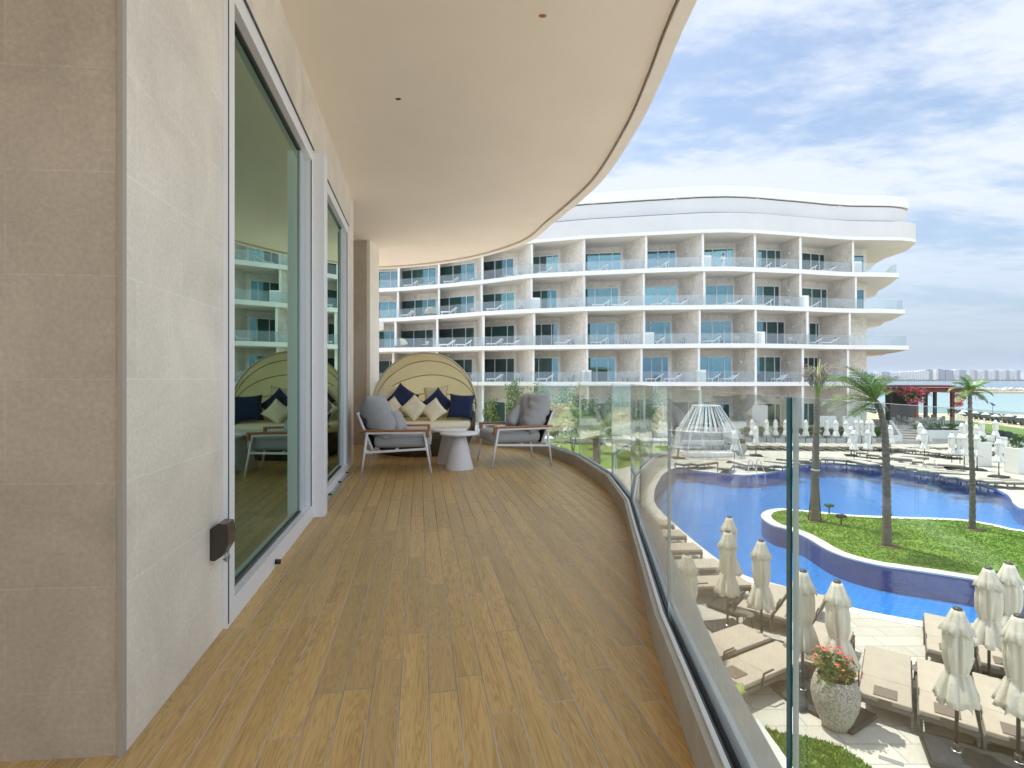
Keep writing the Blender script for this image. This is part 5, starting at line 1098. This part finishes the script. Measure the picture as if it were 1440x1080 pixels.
m = MB(); [m.bev(-1.6+q*.8, -1.0+q*.8, .5, .78, .37, .75, .08) for q in range(5)]; m.build('bolster', 'grey_fabric', PV)
# ------------------------------------------------------------------ restaurant terrace with pergola
RT_ = thing('pergola_restaurant', 'dark red timber pergola restaurant on a raised terrace by the beach', 'pavilion', (46, 60, 0))
m = MB(); m.prism([(41.7, 57), (50.4, 57), (58.2, 68.5), (47.5, 68.5)], 0, .8); m.build('terrace_base', 'render_white', RT_, world=True)
for (x, y) in ((45.3, 58.2), (49.7, 58.6), (44.8, 61.5), (50.2, 63), (52.6, 66), (54.0, 66.3), (49, 66.5)):
    m = MB(); w_ = .15; m.box(x-w_, x+w_, y-w_, y+w_, .801, 4.6); m.build('post', 'pergola' if y < 60 else 'dark_interior', RT_, world=True)
m = MB(); m.box(41.6, 50.6, 58.0, 58.25, 4.601, 4.95); m.box(47, 56.5, 66.3, 66.55, 4.601, 4.95); m.bar((50.4, 58.4, 4.775), (55.9, 66.2, 4.775), .25, .34); m.build('beam', 'pergola', RT_, world=True)
for k in range(14):
    m = MB(); x = 41.8+k*.72; m.bar((x, 57.4, 5.015), (x+7., 67.5, 5.015), .12, .125); m.build('rafter', 'pergola', RT_, world=True)
m = MB(); m.prism([(43, 60.3), (51.6, 60.3), (57.2, 68.2), (47.5, 68.2)], 5.081, 5.32); m.build('roof', 'pergola', RT_, world=True)
m = MB(); m.prism([(45.2, 57.8), (51.6, 57.8), (51.6, 59.0), (45.2, 59.0)], 5.081, 5.16); m.build('roof_edge', 'pergola_edge', RT_, world=True)
m = MB(); m.box(48.3, 52.3, 66.9, 67.2, .801, 4.4); m.box(48.2, 48.45, 62, 66.89, .801, 4.4); m.build('bar_wall', 'dark_interior', RT_, world=True)
m = MB(); c_ = [(43.7, 57.15), (50.2, 57.15), (57.5, 67.9)]; m.ribbon(c_, [(x+.02, y+.05) for x, y in c_], .81, 1.85); m.build('glass_screen', 'rail_far', RT_, world=True)
for k, (x, y) in enumerate(((44.6, 59.5), (46.6, 60.5), (48.0, 59.3), (50.0, 61.4), (48.0, 63.3), (51.0, 64.2))):
    t = thing('cafe_table', f'dark cafe table on the restaurant terrace, {ORD(k)} from the stairs', 'table', (x, y, .8), 0, 'cafe tables under the pergola'); m = MB(); m.tube([(0, 0, 0), (0, 0, .7)], .04, 8); m.build('leg', 'dark_interior', t); m = MB(); m.bev(-.4, .4, -.4, .4, .7, .74, .01); m.build('tabletop', 'dark_interior', t)
    for s_ in (-1, 1):
        c_ = thing('cafe_chair', f'dark cafe chair on the {"left" if s_ < 0 else "right"} of the {ORD(k)} terrace table', 'chair', (x+s_*.72, y-.1, .8), 0 if s_ > 0 else pi, 'cafe chairs under the pergola'); m = MB()
        for a in (-.2, .2):
            for b2 in (-.2, .2): m.box(a-.02, a+.02, b2-.02, b2+.02, 0, .44)
        m.build('chair_frame', 'pole', c_); m = MB(); m.bev(-.24, .24, -.24, .24, .44, .5, .02); m.bev(.2, .26, -.24, .24, .5, .9, .02); m.build('seat', 'grey_fabric', c_)
bush('bougainvillea', 'pink bougainvillea hanging over the left front of the red pergola', 'shrub', (44.6, 57.4, 3.25), (1.75, .6, .95), 900, .18, ('leaf_b', 'leaf_a', 'leaf_a', 'petal_pink', 'petal_pink'), 101, 'bougainvilleas on the pergola', lump=34, flw=('petal_pink', 170, .14))
bush('bougainvillea', 'dark pink bougainvillea at the right corner of the red pergola', 'shrub', (50.3, 58.4, 2.9), (.75, .5, .85), 420, .18, ('leaf_b', 'petal_pink', 'petal_pink'), 102, 'bougainvilleas on the pergola', flw=('petal_pink', 60, .13))
# stairs
ST = thing('terrace_stairs', 'short flight of terracotta steps between white walls up to the restaurant', 'stairs', (39.6, 51.0, 0), math.atan2(6, 3.4))
for k in range(5):
    m = MB(); m.box(k*1.15, 7.3, -1.0, 1.0, k*.16+.001, (k+1)*.16); m.build('step', 'render_white', ST); m = MB(); m.box(k*1.15-.03, k*1.15+.75, -.98, .98, (k+1)*.16+.001, (k+1)*.16+.03); m.build('tread', 'step_red', ST)
for y in (-1.3, 1.02):
    m = MB(); vs = [(-.3, y, 0), (7.2, y, 0), (7.2, y, 1.5), (5.6, y, 1.35), (-.3, y, .5)]; vs += [(x, y+.26, z) for x, _, z in vs]; m.add(vs, [(0, 1, 2, 3, 4), (9, 8, 7, 6, 5)]+[(i, (i+1) % 5, 5+(i+1) % 5, 5+i) for i in range(5)]); m.build('side_wall', 'render_white', ST)
for (x0, x1, y0, y1, h, lab, n) in ((36.2, 38.0, 50.6, 53.5, .62, 'white planter box left of the terracotta steps', 1), (41.6, 46.6, 53.0, 55.2, .85, 'long white planter box right of the terracotta steps', 3)):
    t = thing('planter_box', lab, 'planter', ((x0+x1)/2, (y0+y1)/2, 0)); hx, hy = (x1-x0)/2, (y1-y0)/2; m = MB(); m.box(-hx, hx, -hy, hy, 0, h); m.build('box', 'render_white', t)
    m = MB(); m.box(-hx+.15, hx-.15, -hy+.15, hy-.15, h+.001, h+.02); m.build('soil', 'soil', t)
    for q in range(n): bush('planter_shrub', f'leafy shrub, {ORD(q)} from the left in the ' + ('small' if n == 1 else 'long') + ' white planter box by the steps', 'shrub', (x0+(x1-x0)*(q+.5)/n, (y0+y1)/2, h), (.7, .6, .32), 420, .12, ('leaf_y', 'leaf_a', 'leaf_b'), 120+q+n, 'shrubs beside the steps')
# tall white planters with greenery
for px0, px1, yb, yt, lab in ((1373, 1395, 656, 622, 'tall white square planter topped with greenery, right of the thin palm'), (1431, 1452, 667, 631, 'tall white square planter at the right edge of the picture')):
    Y = F*6/(yb-534); X = ((px0+px1)/2-720)/F*Y; hw = (px1-px0)/2/F*Y; h = 6-(yt-534)/F*Y
    t = thing('tall_planter', lab, 'planter', (X, Y+hw, 0), R(3)); m = MB(); m.bev(-hw, hw, -hw, hw, .012, h, .02, smooth=False); m.build('box', 'render_white', t)
    bush('planter_hedge', 'clipped greenery on top of the '+lab[:24].replace('tall white square planter', 'tall white planter')+(' left of the other' if px0 < 1400 else ' at the right edge'), 'shrub', (X, Y+hw, h-.05), (hw*1.0, hw*.9, .20 if px0 < 1400 else .5), 700, .09, ('leaf_a', 'leaf_b', 'leaf_a'), 140+px0, 'greenery on the tall planters')
# white chairs, dark egg seats by the lawn
for k, (px, py) in enumerate(((1395, 619), (1409, 621), (1421, 624), (1433, 629))):
    x, y = P(px, py+6); t = thing('white_armchair', f'white armchair near the beach lawn, {ORD(k)} from the left', 'armchair', (x, y, 0), R(200+k*25), 'white armchairs near the beach lawn'); m = MB()
    m.bev(-.35, .35, -.35, .35, .30, .46, .05); m.bev(.27, .38, -.36, .36, .30, .85, .04); m.build('seat', 'white_seat', t); m = MB(); m.bev(-.35, .34, -.42, -.36, .1, .62, .02); m.bev(-.35, .34, .36, .42, .1, .62, .02); m.build('armrest', 'white_seat', t); m = MB(); [m.box(a-.025, a+.025, b2-.025, b2+.025, 0, .3) for a in (-.3, .3) for b2 in (-.3, .3)]; m.build('leg', 'pole', t)
for k, (px, py) in enumerate(((1407, 610), (1417.5, 612))):
    x, y = P(px, py+6); t = thing('egg_chair', ('smaller ' if k == 0 else 'larger ')+'dark round woven seat at the edge of the beach lawn', 'chair', (x, y, 0), R(30*k), 'dark woven seats'); m = MB(); m.lathe([(.25, .02), (.42, .15), (.50, .40), (.42, .65), (.2, .8), (.01, .82)], n=20, mod=lambda a, r, z: 1+.03*sin(7*a)); m.build('shell', 'dark_interior', t); m = MB(); m.lathe([(.30, 0.0), (.31, .03)], n=16); m.build('base', 'pole', t)
# steel pool ladders
def ladder(px, py, lab, rz):
    x, y = P(px, py); t = thing('pool_ladder', lab, 'ladder', (x, y, 0), rz, 'steel pool handrails')
    for s_ in (-.28, .28):
        m = MB(); m.tube([(s_, .55, .015), (s_, .55, .75), (s_, .42, .9), (s_, .2, .85), (s_, -.25, .2), (s_, -.35, -.5)], .025, 8); m.build('rail', 'steel', t)
    for q in range(2): m = MB(); m.box(-.27, .27, -.42, -.30, -.45-q*.28, -.42-q*.28); m.build('rung', 'steel', t)
ladder(1066, 668, 'steel pool ladder at the far edge right of the pavilion', R(10)); ladder(1310, 668.5, 'steel pool ladder at the far edge left of the thin palm', R(-25))
# ------------------------------------------------------------------ beach furniture
def beach_lounger():
    t = thing('beach_lounger', 'x', 'sun lounger', (0, 0, 0), 0, 'black beach loungers'); m = MB(); m.box(-1, .25, -.33, .33, .28, .34); m.bar((.25, 0, .31), (.95, 0, .9), .05, .66, up=(0, 1, 0)); m.build('sling', 'dark_interior', t)
    m = MB(); [m.box(a-.03, a+.03, b2-.03, b2+.03, 0, .28) for a in (-.9, .2) for b2 in (-.3, .3)]; m.bar((.8, 0, .05), (.8, 0, .7), .05, .5, up=(0, 1, 0)); m.build('frame', 'pole', t); return t
BL = Placer(beach_lounger()); k = 0
for row, (ya, yb) in enumerate(((583.5, 598.5), (581.5, 594.5))):
    n_ = 15
    for i in range(n_):
        q = i/(n_-1); px = 1338+q*112; py = ya+(yb-ya)*q; x, y = P(px, py, -.2); o = BL.put((x, y, -.31), R(140+(i*29) % 14), f'black lounger, {ORD(i)} from left in the {"front" if row == 0 else "back"} row on the sand'); o.rotation_euler = (0, 0, R(68+(i*29) % 22))
def beach_parasol():
    t = thing('thatched_parasol', 'x', 'parasol', (0, 0, 0), 0, 'open pale parasols on the beach'); m = MB(); m.lathe([(.95, 2.1), (.7, 2.35), (.35, 2.55), (.02, 2.7)], n=14, mod=lambda a, r, z: 1+.05*cos(7*a)); m.build('canopy', 'white_seat', t); m = MB(); m.tube([(0, 0, 0), (0, 0, 2.7)], .05, 6); m.build('pole', 'pole', t); return t
BPp = Placer(beach_parasol())
for i, (px, py) in enumerate(((1340, 571), (1352, 570.5), (1356, 568), (1371, 569.5), (1386, 571), (1400, 573), (1418, 573), (1436, 574.5), (1448, 575))):
    Y = 92+(i % 2)*6-(i*1.5); Y = F*(6+.5-2.6)/(py-534) ; X = (px-720)/F*Y; BPp.put((X, Y, -.45-.012*max(0, Y-95)), 0, f'open pale beach parasol, {ORD(i)} from the left at the water', .6)
x, y = P(1396, 584, 0); t = thing('beach_flag', 'small blue flag standing among the beach loungers', 'flag', (x, y, -.31)); m = MB(); m.tube([(0, 0, 0), (0, 0, 1.9)], .04, 6); m.build('pole', 'pergola', t); m = MB(); m.add([(0, 0, 1.9), (-.5, .05, 2.5), (.1, .1, 2.35), (.6, 0, 1.95)], [(0, 1, 2, 3)]); m.add([(0, .03, 1.9), (-.5, .08, 2.5), (.1, .13, 2.35), (.6, .03, 1.95)], [(0, 3, 2, 1)]); m.build('cloth', 'blue_flag', t, fix=False)
# ------------------------------------------------------------------ sea air between here and the far shore
m = MB(); m.box(-6600, 6600, -500, 6300, -4.5, 75)
hz_ = m.build('haze', []); hz_['kind'] = 'stuff'; hz_['label'] = 'thin pale sea haze'
hm = bpy.data.materials.new('haze'); hm.use_nodes = True; t = hm.node_tree; t.nodes.clear(); o_ = N(t, 'ShaderNodeOutputMaterial'); v_ = N(t, 'ShaderNodeVolumePrincipled')
v_.inputs['Color'].default_value = (.86, .92, 1, 1); v_.inputs['Density'].default_value = .00011; v_.inputs['Anisotropy'].default_value = 0.0; t.links.new(v_.outputs[0], o_.inputs['Volume']); hz_.data.materials.append(hm)
